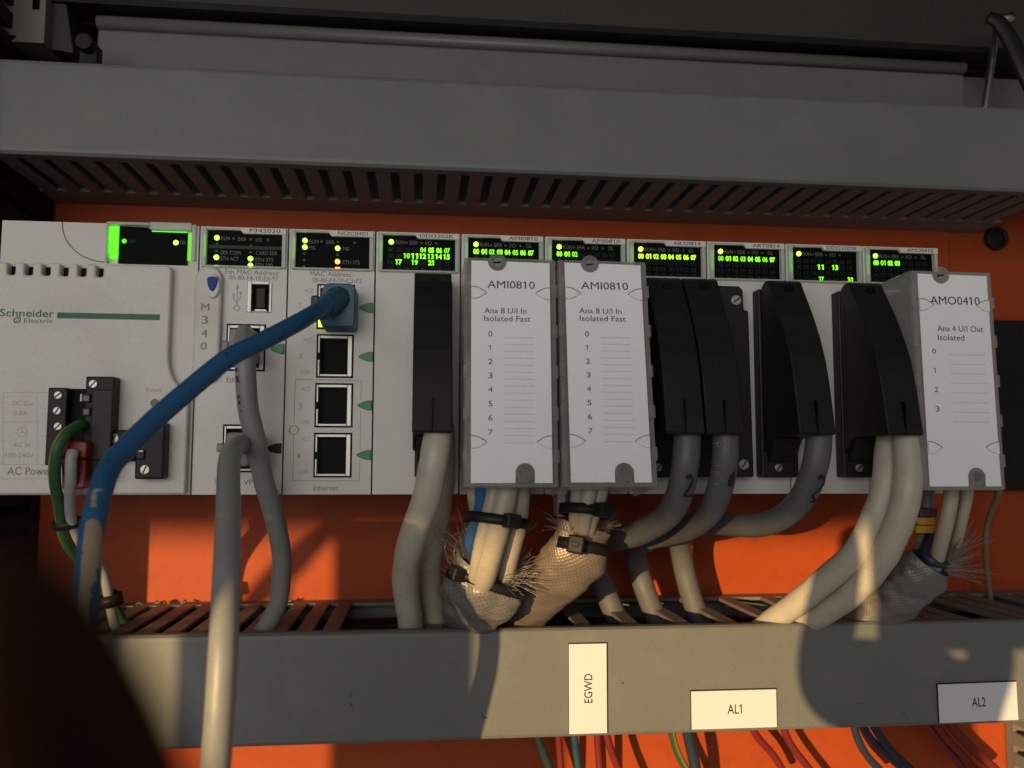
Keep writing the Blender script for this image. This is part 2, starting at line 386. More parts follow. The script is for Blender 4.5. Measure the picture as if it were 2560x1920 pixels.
def thing(name, base, label, cat, group=None, matrix=None):
    """Empty at a thing's base; parts are written in world mm unless matrix gives it its own frame."""
    o = bpy.data.objects.new(name, None); col.objects.link(o); o.empty_display_size = 0.01
    if matrix is None:
        o.location = Vector(base)*S; BASE[o.name] = tuple(base)
    else:
        o.matrix_world = matrix; BASE[o.name] = (0, 0, 0)
    return tag(o, label, cat, group)

# ---- lettering: built-in font turned into flat meshes standing in the x-z plane, 1 mm capital height
_txt = {}
CAP = 0.682
def glyphs(s, bold=0.0):
    key = (s, bold)
    if key in _txt: return _txt[key]
    cu = bpy.data.curves.new('lettering', 'FONT'); cu.body = s; cu.size = 1; cu.resolution_u = 3; cu.offset = bold
    ob = bpy.data.objects.new('lettering', cu); col.objects.link(ob)
    dg = bpy.context.evaluated_depsgraph_get()
    me = bpy.data.meshes.new_from_object(ob.evaluated_get(dg))
    bpy.data.objects.remove(ob); bpy.data.curves.remove(cu)
    xs = [v.co.x for v in me.vertices]; x0, x1 = min(xs), max(xs); k = 1/CAP
    if '1' in s:          # the font's 1 is a bare bar: give each its flag
        vs, fs = [tuple(v.co) for v in me.vertices], [tuple(p.vertices) for p in me.polygons]
        for i, ch in enumerate(s):
            if ch == '1':
                xr = glyphs(s[:i+1], bold)[1]*CAP+x0 if i+1 < len(s) else x1
                xl = xr-0.098-2*bold; n = len(vs); h_ = CAP+bold
                vs += [(xl+0.01, h_, 0), (xl-0.15, h_-0.13, 0), (xl-0.15, h_-0.215, 0), (xl+0.01, h_-0.105, 0)]; fs.append((n, n+1, n+2, n+3))
        m3 = bpy.data.meshes.new('lettering'); m3.from_pydata(vs, [], fs); me = m3
    for v in me.vertices: v.co = Vector(((v.co.x-x0)*k*S, 0, v.co.y*k*S))
    _txt[key] = (me, (x1-x0)*k)
    return _txt[key]
def write(s, x, y, z, h, mat, parent, w=None, align='L', name='lettering', bold=0.0, rot=0.0, shear=0.0, copy=True):
    """Put a printed string with its left (or centre) foot at x,z on plane y, capital height h, total width w (mm)."""
    me, wd = glyphs(s, bold)
    if (mat, s, bold) not in _txt:
        m2 = me.copy(); m2.materials.clear(); m2.materials.append(M[mat]); _txt[(mat, s, bold)] = m2
    o = bpy.data.objects.new(name, _txt[(mat, s, bold)]); col.objects.link(o)
    sx = (w/wd) if w else h
    if align == 'C':
        if rot: x, z = x-math.cos(rot)*wd*sx/2, z-math.sin(rot)*wd*sx/2
        else: x -= wd*sx/2
    o.parent = parent; B = Vector(BASE[parent.name])
    o.location = (Vector((x, y, z))-B)*S
    o.scale = (sx, 1, h); o.rotation_euler = (0, -rot, 0)
    return o

# ------------------------------------------------------------------ the setting
PY = 90.0                                   # front of the orange mounting plate
m = MB().box(-330, 358.81-0.5, PY, PY+3, -260, 320)
panel = tag(m.build('mounting_plate', 'orange'), kind='structure')
m = MB().box(358.81+0.5, 560, PY+1.2, PY+4, -260, 320)
tag(m.build('side_mounting_plate', 'orange'), kind='structure')
tag(MB().box(-420, 640, PY+4.5, PY+8, -300, 420).build('cabinet_back_wall', 'darkmetal'), kind='structure')
tag(MB().box(-330, 560, -30, PY+4.2, 262, 268).build('cabinet_roof', 'roof'), kind='structure')

# unseen blockers added behind the viewer to cut the sun into patches:
# a far board for the top edge, near sheets and bars for the rest
k = 1590/math.cos(SUN_AZ)*math.tan(SUN_EL)
zc = -20.5+k
m = MB().box(-1500, 150, -1530, -1500, zc, zc+620)
tag(m.build('sun_blocker_board', 'blocker'), kind='structure')  # unseen board added to cut off the sun's upper edge
YD = -420.0
def du(u): return u+(YD-10)*math.tan(SUN_AZ)
def dz(z): return z+(10-YD)/math.cos(SUN_AZ)*math.tan(SUN_EL)
blocker = bpy.data.objects.new('sun_blocker', None); col.objects.link(blocker); blocker.location = Vector((du(40), YD, dz(-160)))*S  # unseen frame added to shape the sun patches
BASE[blocker.name] = (du(40), YD, dz(-160)); tag(blocker, kind='structure')
MB().box(du(-330), du(-93.9), YD-2, YD, dz(-190), dz(-12)).build('blocker_sheet', 'blocker', blocker)
MB().box(du(-5.6), du(93.1), YD-22, YD, dz(-190), dz(-12)).build('blocker_post', 'blocker', blocker, bevel=2)
MB().tube([(du(2), YD-4, dz(-6)), (du(-14), YD-6, dz(-17)), (du(-28), YD-6, dz(-29)), (du(-44), YD-6, dz(-45)), (du(-52), YD-6, dz(-58))], [3.8, 3.8, 6.5, 4.5, 2.5]).build('blocker_bar', 'blocker', blocker)  # bar shaped for the slanting shadow on the plate
MB().tube([(du(-30), YD-6, dz(-32)), (du(-32), YD-6, dz(-60))], [3, 2.6]).build('blocker_stub', 'blocker', blocker)

# ------------------------------------------------------------------ cable ducts
def slat_loop(duct, xs, w, y0, y1, z0, z1, mat='slat', bend=None):
    """One flexible finger per entry of xs, all sharing a mesh; bend rolls some of them."""
    proto = None; B = Vector(BASE[duct.name])
    for i, x in enumerate(xs):
        if proto is None:
            mb = MB().box(-w/2, w/2, y0-B.y, y1-B.y, z0-B.z, z1-B.z)
            mb2 = mb.build('slat', mat); me = mb2.data
            off = mb2.location.copy(); bpy.data.objects.remove(mb2)
            for v in me.vertices: v.co += off
            proto = me
        o = bpy.data.objects.new('slat', proto); col.objects.link(o); o.parent = duct
        o.location = ((x-B.x)*S, 0, 0)
        if bend and i in bend: o.rotation_euler = (0, 0, R(bend[i]))
        md = o.modifiers.new('bevel', 'BEVEL'); md.width = 0.35*S; md.segments = 1

# upper duct: lid to the front, slotted side below
UX0, UX1, UZ0, UZ1, UY = -89.0, 374.0, 133.0, 171.0, 20.0
up_d = thing('cable_duct', (140, 55, UZ0), 'grey slotted cable duct running above the row of modules', 'cable duct', 'horizontal cable ducts')
MB().prism([(UY+1.2, UZ0-0.6), (UY+0.2, UZ0+0.6), (UY, UZ0+2), (UY, UZ1-2), (UY+0.4, UZ1-0.6), (UY+1.6, UZ1), (UY+12, UZ1), (UY+12, UZ1-2), (UY+2.4, UZ1-2), (UY+2.4, UZ0+1.6), (UY+5.6, UZ0+1.6), (UY+5.6, UZ0-0.6)], UX0, UX1+70, 'x').build('lid', 'duct', up_d, bevel=0.3)
MB().box(UX0, UX1, 26.0, 28.6, UZ0+0.1, UZ0+3).build('finger_tie_strip', 'slat', up_d)
MB().box(UX0, UX1, 70, PY-0.6, UZ0, UZ0+1.8).build('side_wall', 'slat', up_d, bevel=0.4)
MB().box(UX0, UX1, PY-2.4, PY-0.5, UZ0+2, UZ1).build('back_wall', 'slat', up_d)
slat_loop(up_d, [86-10*17+10*i for i in range(46) if 86-170+10*i < UX1], 6.3, 28.4, 70.2, UZ0+0.05, UZ0+1.75)

SCUFFS = ((58.19, -74.92, 0.5, 1.6), (58.55, -78.57, 0.9, 1.0), (108.87, -84.63, 1.5, 0.9), (107.8, -83.42, 0.5, 0.6), (162.12, -73.19, 1.2, 0.5), (258.54, -83.27, 2.2, 0.22), (276.89, -87.65, 0.9, 0.3), (31.93, -57.25, 0.5, 0.4), (178.46, -87.49, 0.6, 0.3))
# lower duct: slotted side upward, lid to the front
LX0, LX1, LZ0, LZ1, LY = -84.0, 420.0, -93.0, -52.5, 9.0
lo_d = thing('cable_duct', (140, 50, LZ0), 'grey slotted cable duct below the modules, carrying the three cream labels', 'cable duct', 'horizontal cable ducts')
MB().prism([(LY+5.5, LZ1+0.5), (LY+1.6, LZ1+0.5), (LY+0.4, LZ1-0.3), (LY, LZ1-1.8), (LY, LZ0+1.6), (LY+0.5, LZ0+0.4), (LY+1.6, LZ0), (LY+14, LZ0), (LY+14, LZ0+1.8), (LY+2.4, LZ0+1.8), (LY+2.4, LZ1-1.6), (LY+5.5, LZ1-1.6)], LX0, LX1, 'x').build('lid', 'duct', lo_d, bevel=0.3)
MB().box(LX0, LX1, 80, PY-0.6, LZ1-1.8, LZ1-0.1).build('side_wall', 'slat', lo_d, bevel=0.4)
MB().box(LX0, LX1, PY-2.4, PY-0.5, LZ0, LZ1-2).build('back_wall', 'slat', lo_d)
MB().box(LX0, LX1, LY+14.2, PY-3, LZ0, LZ0+1.8).build('floor_wall', 'slat', lo_d)
sc_ = MB()
for X_, Z_, a_, b_ in SCUFFS:
    n_ = 9; sc_.prism([(X_+a_*random.uniform(0.3, 1)*math.cos(2*math.pi*i/n_), Z_+b_*random.uniform(0.3, 1)*math.sin(2*math.pi*i/n_)) for i in range(n_)], LY-0.03, LY+0.1, 'y')
tag(sc_.build('scuff_marks', 'grime', lo_d), kind='stuff')
xs = []
x = -80.5
while x < 412:
    xs.append(x); x += 10
gone = [i for i, v in enumerate(xs) if (40 < v < 46) or (58 < v < 66) or (66 < v < 72 ) or (v > 112 and v < 250 and i % 2 == 0) or (v > 262 and i % 4 == 0)]
keep = [v for i, v in enumerate(xs) if i not in gone]
bend = {}
for i, v in enumerate(keep):
    if v > 120: bend[i] = random.uniform(-2.5, 1.5)
slat_loop(lo_d, keep, 6.5, 14.6, 80.2, LZ1-1.75, LZ1-0.15, bend=bend)

for lab, y_, z_, r_ in (('black cable lying near the front inside the lower duct', 26, -64, 6.5), ('black cable lying in the middle of the lower duct', 44, -66, 8.5), ('black cable lying towards the back of the lower duct', 64, -63, 7), ('black cable lying along the back inside the lower duct', 78, -67, 6)):
    o = MB().tube([(-82+i*50, y_+random.uniform(-3, 3), z_+random.uniform(-3, 1.5)) for i in range(11)], r_, seg=12, sub=4).build('cable', 'black2')
    tag(o, lab, 'cable', 'black cables inside the lower duct')

def upright_duct(label, xs0, xs1, z0, z1, face, mats=('duct', 'slat')):
    """Vertical duct with its slotted side (x = xs0) turned to the rack."""
    t = thing('cable_duct', ((xs0+xs1)/2, 50, z0), label, 'cable duct', 'upright cable ducts')
    lo, hi = min(xs0, xs1), max(xs0, xs1)
    MB().box(lo, hi, 8, 10, z0, z1).build('lid', mats[0], t, bevel=0.4)
    a, b = (xs0, xs0+1.8*face)
    MB().box(min(a, b), max(a, b), 84, PY-0.6, z0, z1).build('side_wall', mats[1], t)
    MB().box(hi-1.8 if face > 0 else lo, hi if face > 0 else lo+1.8, 10.2, PY-0.6, z0, z1).build('far_wall', mats[1], t)
    MB().box(lo+2, hi-2, PY-2.4, PY-0.5, z0, z1).build('back_wall', mats[1], t)
    z = z0+3
    me = None
    B = Vector(BASE[t.name])
    while z < z1-5:
        if me is None:
            o = MB().box(min(a, b), max(a, b), 12, 84.2, z, z+6.2).build('slat', mats[1], t); me = o.data; zz = z
        else:
            o = bpy.data.objects.new('slat', me); col.objects.link(o); o.parent = t; o.location = (0, 0, (z-zz)*S)
        z += 10
    return t
upright_duct('dark upright slotted cable duct at the left edge beside the power supply', -89.5, -150, -240, 255, -1, ('duct_shaded', 'duct_shaded'))
upright_duct('upright slotted cable duct in the lower right corner, under the AL2 label', 377, 440, -240, -97, 1)

# ------------------------------------------------------------------ above the upper duct
ra = thing('metal_rail', (140, 66, 184), 'dull metal rail with a rolled lip behind and above the upper cable duct', 'rail')
rz0, rz1 = 183.96-14, 200.96
MB().box(-60, 345.07, 52, 86, rz0, rz1).build('web', 'rail', ra, bevel=1.2)
MB().prism([(51.6, rz1+0.1), (50.2, rz1+0.9), (49.6, rz1+2.4), (49.8, rz1+4.2), (51, rz1+5.6), (54, rz1+6.2), (84, rz1+6.2), (84, rz1+0.1)], -60, 345.07, 'x', sm=True).build('rolled_lip', 'rail', ra)
be = thing('rail_bracket', (364.63, 70, 180), 'shadowed metal bracket at the right end of the upper rail', 'bracket')
MB().box(351.09, 399.26, 62, 84, 176, rz1+4).build('plate', 'rail', be, bevel=0.8)
MB().box(374.59, 387.42, 54, 61.5, 176, 184).build('bolt_head', 'darkmetal', be, bevel=0.8)
tag(MB().box(-330, 560, 62, 66, rz1+7, 261.8).build('header_plate', 'roof'), kind='structure')
strip = MB().box(-120, 470, 44, 61.5, rz1+7.2, 211.27)  # black strip standing in for the shadow gap under the roof
tag(strip.build('shadow_gap_strip', 'black2'), 'black beam filling in the shadowed gap above the rail', 'strip')
rod = thing('threaded_rod', (341.93, 34, 177.79), 'thin shiny steel rod standing behind the right end of the upper duct', 'rod')
MB().tube([(341.12, 34, 173.34), (346.47, 36, 192.82), (351.94, 38, 213.29), (353.25, 38, 219.3)], 1.75, seg=12).build('shaft', 'zinc', rod)
MB().tube([(345.49, 35, 219.63), (354.93, 33, 219.9), (356.65, 33, 221.96)], [2.2, 2.6, 1.6], seg=8).build('hook', 'zinc', rod)
clipb = MB().tube([(343.45, 31, 218.94), (348.14, 30, 215.58), (352.5, 28, 205.15), (356.21, 26, 191.56), (361.46, 26, 179.48)], [3.2, 4.2, 4.4, 4.4, 4.4], seg=8, flat_=0.5)
tag(clipb.build('cable_clamp', 'black'), 'black strap clamp crossing the steel rod in the top right corner', 'clamp')
st = thing('perforated_strut', (-100, 60, 190), 'beige perforated strut in the dark top left corner', 'strut')
sp_ = MB(); holes = []
sx0, sx1 = -103.98, -76.67
sz0, sz1 = 187.35, 216.33
hl = [(-95.46, -91.34, 193.69, 196.48, 3), (-91.99, -88.18, 188.24, 189.99, 3), (-81.93, -79.37, 202.17, 207.81, 3)]
sp_.shell(sx0, sx1, 40, 60, sz0, sz1, hl, 0, 1).build('channel', ['strut', 'void'], st, bevel=0.6, weld=True)
MB().prism([(-76.33, sz0), (-72.8, sz0), (-67.05, sz0-1), (-72.33, sz1), (-80.07, sz1)], 46, 58, 'y').build('flange', 'darkmetal', st, bevel=0.6)
nb = thing('wing_bolt', (-54.52, 30, 179.71), 'small dark bolt standing on the upper duct near the left corner', 'bolt')
MB().cyl(-56.17, 183.66, 3.6, 28, 36, 10).build('head', 'black2', nb, bevel=0.5)
MB().box(-59.61, -52.3, 33, 39, UZ1, 184.7).build('foot', 'black2', nb, bevel=0.5)
gr = thing('grommet', (383.78, 88, 129.9), 'round black rubber grommet in the orange plate at the upper right', 'grommet')
gx, gz = 384.51, 130.18
MB().ring(gx, gz, 4.1, 6.2, 87.4, 90.8, 24).build('rim', 'black', gr, bevel=0.5)
MB().cyl(gx, gz, 4.2, 88.6, 90.9, 20).build('membrane', 'black', gr)

# ------------------------------------------------------------------ rack and modules
rk = thing('rack_backplane', (170, 86, 0), 'black rack backplane showing at the right past the last module', 'rack')
MB().box(-72, 400, 85.2, 89.6, -2, 86).build('plate', 'black2', rk, bevel=0.6)
for i in (0, 1):
    x0 = 9*32.6+6+i*32.6+6
    MB().shell(x0, x0+20, 58, 85.1, 6, 82, [(x0+5, x0+9, 14, 74, 12), (x0+12, x0+15, 14, 74, 12)], 0, 1).build('slot_connector', ['black2', 'void'], rk, bevel=0.5, weld=True)
MB().box(378.56, 383.06, 54, 57.8, 38.55, 65.87).build('key_strip', 'wire_tan', rk)

def digits_panel(t, x0, y, lit, mat, top=93.3, dl=False, runmat='led', rows=4):
    """Status rows of a module: RUN/ERR/I-O lamps and two-digit channel numerals, lit or dark."""
    lamps = [5.9, 11.75, 17.4, 23.2]
    MB().cyl(x0+lamps[0], 96.15, 0.98, y-0.35, y, 14).build('run_lamp', runmat, t)
    d = MB()
    for l in lamps[1:]: d.cyl(x0+l, 96.0, 0.5, y-0.2, y, 10)
    tag(d.build('unlit_lamps', 'dimled', t), kind='stuff')
    for s, a, b in (('RUN', 7.6, 10.9), ('ERR', 13.0, 16.1), ('I/O', 18.9, 21.4))+((('DL', 25.6, 27.6),) if dl else ()):
        write(s, x0+a, y-0.1, 95.35, 1.5, 'legend', t, w=b-a, name='legend')
    for r in range(rows):
        for c in range(8):
            n = r*8+c; z = top-r*2.45-0.9
            if n in lit: write('%02d' % n, x0+5.9+c*3.05-1.05, y-0.3, z, 1.8, mat if (n*7+int(x0)) % 3 else mat+'_dim', t, w=2.2, name='lit_numeral', bold=0.038)
            else: write('%02d' % n, x0+5.9+c*3.05-0.95, y-0.1, z, 1.6, 'dimdigit', t, w=1.9, name='unlit_numeral')

def bezel(t, x0, code, x1=None, glow_=True):
    """Clear frame and smoked window at the head of a module."""
    x1 = x0+32.0 if x1 is None else x1
    a, b = x0+2.5, x1-1.9
    MB().box(a+0.02, b-0.02, 0.35, 0.9, 85.22, 98.68).build('display_window', 'window', t)
    f = MB()
    f.box(x0+0.7, a, -1.5, -0.02, 84.4, 99.4); f.box(b, x1-0.4, -1.5, -0.02, 84.4, 99.4)
    f.box(a+0.01, b-0.01, -1.4, -0.03, 84.3, 85.1)
    f.box(a+0.01, x0+15.4, -1.2, -0.03, 98.6, 99.4)
    f.build('clear_bezel', 'frame', t, bevel=0.25, seg=1)
    MB().prism([(x0+15.4, 99.6), (x0+14.6, 98.9), (x0+15.8, 97.3), (b, 97.3), (x1-0.4, 97.3), (x1-0.4, 99.6)], -1.7, -0.04, 'y').build('name_tab', 'white2', t, bevel=0.15, seg=1)
    write(code, x1-2.6-11.2*len(code)/7.0, -1.76, 97.8, 1.35, 'ink', t, w=11.2*len(code)/7.0, name='type_code')
    if glow_: MB().box(x0+1.5, x0+2.35, -0.9, -0.2, 88.5, 96.5).build('led_spill_guide', 'led_spill', t)  # emissive strip added for LED light spilling into the bezel

def io_module(i, code, label, lit, mat='digit', dl=True, runmat='led'):
    x0 = i*32.6+0.3
    t = thing('io_module', (x0+16, 40, 0), label, 'plc module', 'white plug-in modules on the rack')
    MB().shell(x0, x0+32, 0, 84, 0, 100, [(x0+2.5, x0+30.1, 85.2, 98.7, 0.9)]).build('body', 'white2', t, bevel=0.55, weld=True)
    bezel(t, x0, code)
    digits_panel(t, x0-0.3, 0.3, lit, mat, dl=dl, runmat=runmat)
    return t
io_module(2, 'DDI3202K', 'white DDI3202K module with three rows of lit green numerals, 04 to 21', {4, 5, 6, 7, 10, 11, 12, 13, 14, 15, 17, 19, 21}, dl=False)
io_module(3, 'AMI0810', 'white AMI0810 module with eight lit numerals, behind the left paper cover', set(range(8)))
io_module(4, 'AMI0810', 'white AMI0810 module with three lit numerals 00 to 02, behind the second paper cover', {0, 1, 2})
io_module(5, 'ART0814', 'white ART0814 module with eight yellowish lit numerals, left of its twin', set(range(8)), mat='digit_y', runmat='led_y')
io_module(6, 'ART0814', 'white ART0814 module with eight green lit numerals, right of its twin', set(range(8)), runmat='led_y')
io_module(7, 'DDO3202K', 'white module marked DDO3202K with only 11, 13, 27 and 31 lit', {11, 13, 27, 31}, dl=False, runmat='led_y')
io_module(8, 'AMO0410', 'white AMO0410 module, last on the right of the rack', {0, 1, 2, 3}, mat='digit')

def rj45(t, x0, x1, z0, z1, name='network_port', key=True):
    """Shielded socket: dark gap, bright folded shield, black cavity with latch notch."""
    g = MB()
    for a in ((x0, x1, z1-0.55, z1), (x0, x1, z0, z0+0.55), (x0, x0+0.55, z0+0.55, z1-0.55), (x1-0.55, x1, z0+0.55, z1-0.55)):
        g.box(a[0], a[1], -0.08, 0.5, a[2], a[3])
    p = g.build(name, 'void', t)
    s = MB()
    i0, i1, j0, j1 = x0+0.55, x1-0.55, z0+0.55, z1-0.55
    s.box(i0, i0+0.75, -0.45, 9, j0, j1); s.box(i1-1.7, i1, -0.45, 9, j0, j1)
    s.box(i0+0.75, i1-1.7, -0.45, 9, j1-1.1, j1); s.box(i0+0.75, i1-1.7, -0.45, 9, j0, j0+0.9)
    s.build('shield', 'steel', p, bevel=0.18, seg=1)
    c = MB(); c.box(i0+0.76, i1-1.72, 3.2, 9, j0+0.92, j1-1.12)
    if key: c.box(i0-0.05, i0+0.9, -0.5, -0.46, (z0+z1)/2-1.5, (z0+z1)/2+1.2)
    c.build('cavity', 'void', p)
    return p
def arrow_mark(t, px0, px1, z0, z1, mat='green_mark', y=-0.8):
    """Rounded arrow-head key pointing left at a socket."""
    zc_ = (z0+z1)/2; h = (z1-z0)/2; L_ = px1-px0
    poly = [(px1, z0), (px1, z1), (px1-L_*0.3, z1-h*0.02), (px1-L_*0.65, zc_+h*0.62), (px1-L_*0.9, zc_+h*0.3), (px0, zc_), (px1-L_*0.9, zc_-h*0.3), (px1-L_*0.65, zc_-h*0.62), (px1-L_*0.3, z0+h*0.02)]
    return MB().prism(poly, y, -0.02, 'y').build('port_marker', mat, t, bevel=0.2, seg=1)

# ---- processor
cpu = thing('processor_module', (16, 40, 0), 'white processor module marked M340 with a USB socket and two network cables', 'plc module', 'white plug-in modules on the rack')
px_ = [(18.1, 26.88, 67.72, 79.57, 6), (10.86+0.55, 25.22-0.55, 45.53+0.55, 63.25-0.55, 9.2), (10.72+0.55, 24.51-0.55, 8.1+0.55, 25.75-0.55, 9.2)]
MB().shell(0.3, 32.3, 0, 84, 0, 100, [(2.8, 30.4, 85.2, 98.7, 0.9)]+px_).build('body', 'white2', cpu, bevel=0.5, weld=True)
bezel(cpu, 0.3, 'P342020')
def lamp(t, px, pz, mat, r=0.95): MB().cyl(px, pz, r, -0.05, 0.32, 14).build('status_lamp', mat, t)
for X_, Z_, mt in ((6.2, 95.82, 'led'), (6.25, 88.33, 'led'), (18.71, 88.16, 'led'), (18.79, 85.57, 'led')):
    lamp(cpu, X_, Z_, mt)
MB().box(5.67, 7.12, -0.05, 0.32, 84.83, 85.36).build('status_lamp', 'led', cpu)
d = MB()
for X_, Z_ in ((12.34, 95.7), (18.65, 95.58), (24.98, 95.46), (6.28, 93.37), (18.72, 93.12), (6.17, 90.77), (18.73, 90.58)):
    d.cyl(X_, Z_, 0.5, 0.0, 0.32, 10)
tag(d.build('unlit_lamps', 'dimled', cpu), kind='stuff')
for s_, a, b, z in (('RUN', 7.83, 10.89, 94.98), ('ERR', 13.97, 17.05, 94.85), ('I/O', 20.44, 22.64, 94.74), ('SER COM', 7.71, 15.01, 89.52), ('CARD ERR', 20.58, 28.53, 89.74), ('ETH ACT', 7.79, 14.35, 87.23), ('ETH STS', 20.51, 27.12, 87.13), ('ETH 100', 20.56, 26.88, 85.14)):
    write(s_, a, 0.25, z, 1.45, 'legend', cpu, w=b-a, name='legend')
MB().box(3.0, 30.2, 0.2, 0.34, 91.78, 93.01).build('divider_strip', 'dimdigit', cpu)
pil = []
xa, xb, za, zb = -0.44, 9.22, 40.86, 84.45
for i in range(9): a = math.pi*i/8; pil.append(((xa+xb)/2+(xb-xa)/2*math.cos(a), zb-5+5*math.sin(a)))
pil += [(xa, za+6), (xa-0.4, za+2.5), (xa-2.2, za+0.6), (xb-3, za), (xb-0.8, za+1.4), (xb, za+5)]
MB().prism([p for p in pil], -3.2, -0.02, 'y').build('key_pillar', 'white', cpu, bevel=1.2, seg=3)
cx, cz = 6.29, 77.17
ov = [(cx+2.6*math.cos(2*math.pi*i/24), cz-0.6+4.6*math.sin(2*math.pi*i/24)) for i in range(24)]
MB().prism(ov, -4.6, -3.1, 'y').build('lens_surround', 'white2', cpu, bevel=0.7, seg=3)
sh = [(-1.95, 2.3), (-1.2, 2.65), (0, 2.8), (1.2, 2.65), (1.95, 2.3), (1.85, 0.9), (1.45, -0.9), (0.8, -2.2), (0, -2.8), (-0.8, -2.2), (-1.45, -0.9), (-1.85, 0.9)]
MB().prism([(cx+a, cz+b) for a, b in sh], -5.2, -4.4, 'y').build('blue_lens', 'blue_lens', cpu, bevel=0.35)
for s_, X_, Z_ in (('M', 3.72, 67.38), ('3', 3.74, 62.61), ('4', 3.69, 57.71), ('0', 3.63, 52.97)):
    write(s_, X_, -3.28, Z_, 2.75, 'greyink', cpu, w=2.9 if s_ == 'M' else 2.2, align='C', name='model_letter')
write('Eth MAC Address:', 9.7, -0.06, 82.01, 1.85, 'greyink', cpu, w=29.46-9.7)
write('00-80-F4-1E-E4-97', 11.22, -0.06, 79.88, 1.7, 'greyink', cpu, w=29.22-11.22)
h = px_[0]
u_ = MB()
u_.box(h[0]-0.1, h[0]+1.5, -0.5, 5, h[2], h[3]); u_.box(h[1]-0.9, h[1]+0.1, -0.5, 5, h[2], h[3]); u_.box(h[0]+1.5, h[1]-0.9, -0.5, 5, h[3]-1.3, h[3]); u_.box(h[0]+1.5, h[1]-0.9, -0.5, 5, h[2], h[2]+0.5)
usb = u_.build('usb_socket', 'steel', cpu, bevel=0.2, seg=1)
MB().box(h[0]+1.5, h[1]-0.9, 3, 5.5, h[2]+0.5, h[3]-1.3).build('cavity', 'void', usb)
MB().box(h[0]+3.0, h[1]-2.4, 0.4, 3, h[2]+1.6, h[3]-2.4).build('contact_tongue', 'black', usb, bevel=0.3)
MB().box(h[0]+2.6, h[1]-2.0, 0.6, 1.2, h[2]+0.7, h[2]+1.3).build('contact_spring', 'steel', usb)
ux, uz0, uz1 = 14.31, 68.03, 78.48
sy = MB()
def seg_(mb, x0_, z0_, x1_, z1_, w_=0.28, y=-0.09):
    a = Vector((x1_-x0_, z1_-z0_)); n_ = Vector((-a.y, a.x)).normalized()*w_/2
    mb.prism([(x0_+n_.x, z0_+n_.y), (x0_-n_.x, z0_-n_.y), (x1_-n_.x, z1_-n_.y), (x1_+n_.x, z1_+n_.y)], y, -0.01, 'y')
sy.ring(ux, uz0+1.2, 0.85, 1.25, -0.09, -0.01, 16)
seg_(sy, ux, uz0+2.4, ux, uz1-1.8); sy.prism([(ux-0.75, uz1-1.9), (ux+0.75, uz1-1.9), (ux, uz1)], -0.09, -0.01, 'y')
seg_(sy, ux, uz0+3.6, ux+1.3, uz0+5.4); seg_(sy, ux+1.3, uz0+5.4, ux+1.3, uz0+6.8); seg_(sy, ux, uz0+3.0, ux-1.3, uz0+4.8); seg_(sy, ux-1.3, uz0+4.8, ux-1.3, uz0+5.8)
sy.box(ux+0.9, ux+1.7, -0.09, -0.01, uz0+6.6, uz0+7.4); sy.ring(ux-1.3, uz0+6.2, 0.3, 0.55, -0.09, -0.01, 10)
sy.build('usb_symbol', 'paleink', cpu)
rj45(cpu, 10.86, 25.22, 45.53, 63.25, key=False)
rj45(cpu, 10.72, 24.51, 8.1, 25.75, 'serial_port', key=False)
arrow_mark(cpu, 26.98, 32.1, 52.16, 55.93)
arrow_mark(cpu, 26.24, 32.03, 15.04, 18.88, 'black')
write('Ethernet', 11.39, -0.06, 41.27, 2.0, 'greyink', cpu, w=9.2)
write('Modbus', 8.3, -0.06, 3.72, 1.9, 'paleink', cpu, w=8.4)
write('VP', 18.72, -0.06, 3.57, 1.9, 'greyink', cpu, w=3.2)

# ---- network module with four sockets
noc = thing('network_module', (48, 40, 0), 'white module with four network sockets and green arrow marks', 'plc module', 'white plug-in modules on the rack')
pts_ = [(43.66, 57.81, 61.77, 79.07), (43.92, 57.7, 43.42, 59.94), (43.74, 57.82, 24.79, 41.46), (43.73, 57.81, 6.21, 22.85)]
x0 = 32.9
MB().shell(x0, x0+32, 0, 84, 0, 100, [(x0+2.5, x0+30.1, 85.2, 98.7, 0.9)]+[(a+0.55, b-0.55, c+0.55, d_-0.55, 9.2) for a, b, c, d_ in pts_]).build('body', 'white2', noc, bevel=0.5, weld=True)
bezel(noc, x0, 'NOC0401')
for X_, Z_, mt in ((38.67, 95.72, 'led'), (38.67, 93.17, 'led'), (50.92, 93.07, 'led'), (50.98, 87.9, 'led_o')):
    lamp(noc, X_, Z_, mt, 0.95)
MB().box(50.18, 51.98, -0.05, 0.32, 84.63+0.3, 85.4+0.3).build('status_lamp', 'led_o', noc)
d = MB()
for X_, Z_ in ((44.81, 95.52), (51.02, 95.53), (57.26, 95.34), (38.58, 90.62), (38.58, 88.15), (50.93, 90.5), (38.55, 85.69)):
    d.cyl(X_, Z_, 0.5, 0.0, 0.32, 10)
tag(d.build('unlit_lamps', 'dimled', noc), kind='stuff')
for s_, a, b, z in (('RUN', 40.27, 43.7, 94.71), ('ERR', 46.7, 49.69, 94.6), ('MS', 40.18, 42.56, 92.24), ('NS', 53.04, 55.14, 92.3), ('ETH STS', 52.99, 59.3, 87.05)):
    write(s_, a, 0.25, z, 1.45, 'legend', noc, w=b-a, name='legend')
write('MAC Address:', 41.01, -0.06, 82.15, 1.75, 'greyink', noc, w=56.68-41.01)
write('00-80-F4-1F-C3-F2', 41.81, -0.06, 79.77, 1.65, 'greyink', noc, w=60.17-41.8)
for i, (a, b, c, d_) in enumerate(pts_):
    rj45(noc, a, b, c, d_)
for a in ((59.3, 64.7, 68.41, 72.25), (59.34, 64.87, 49.78, 53.43), (59.38, 64.88, 31.32, 35.09), (59.28, 64.74, 12.76, 16.48)):
    arrow_mark(noc, *a)
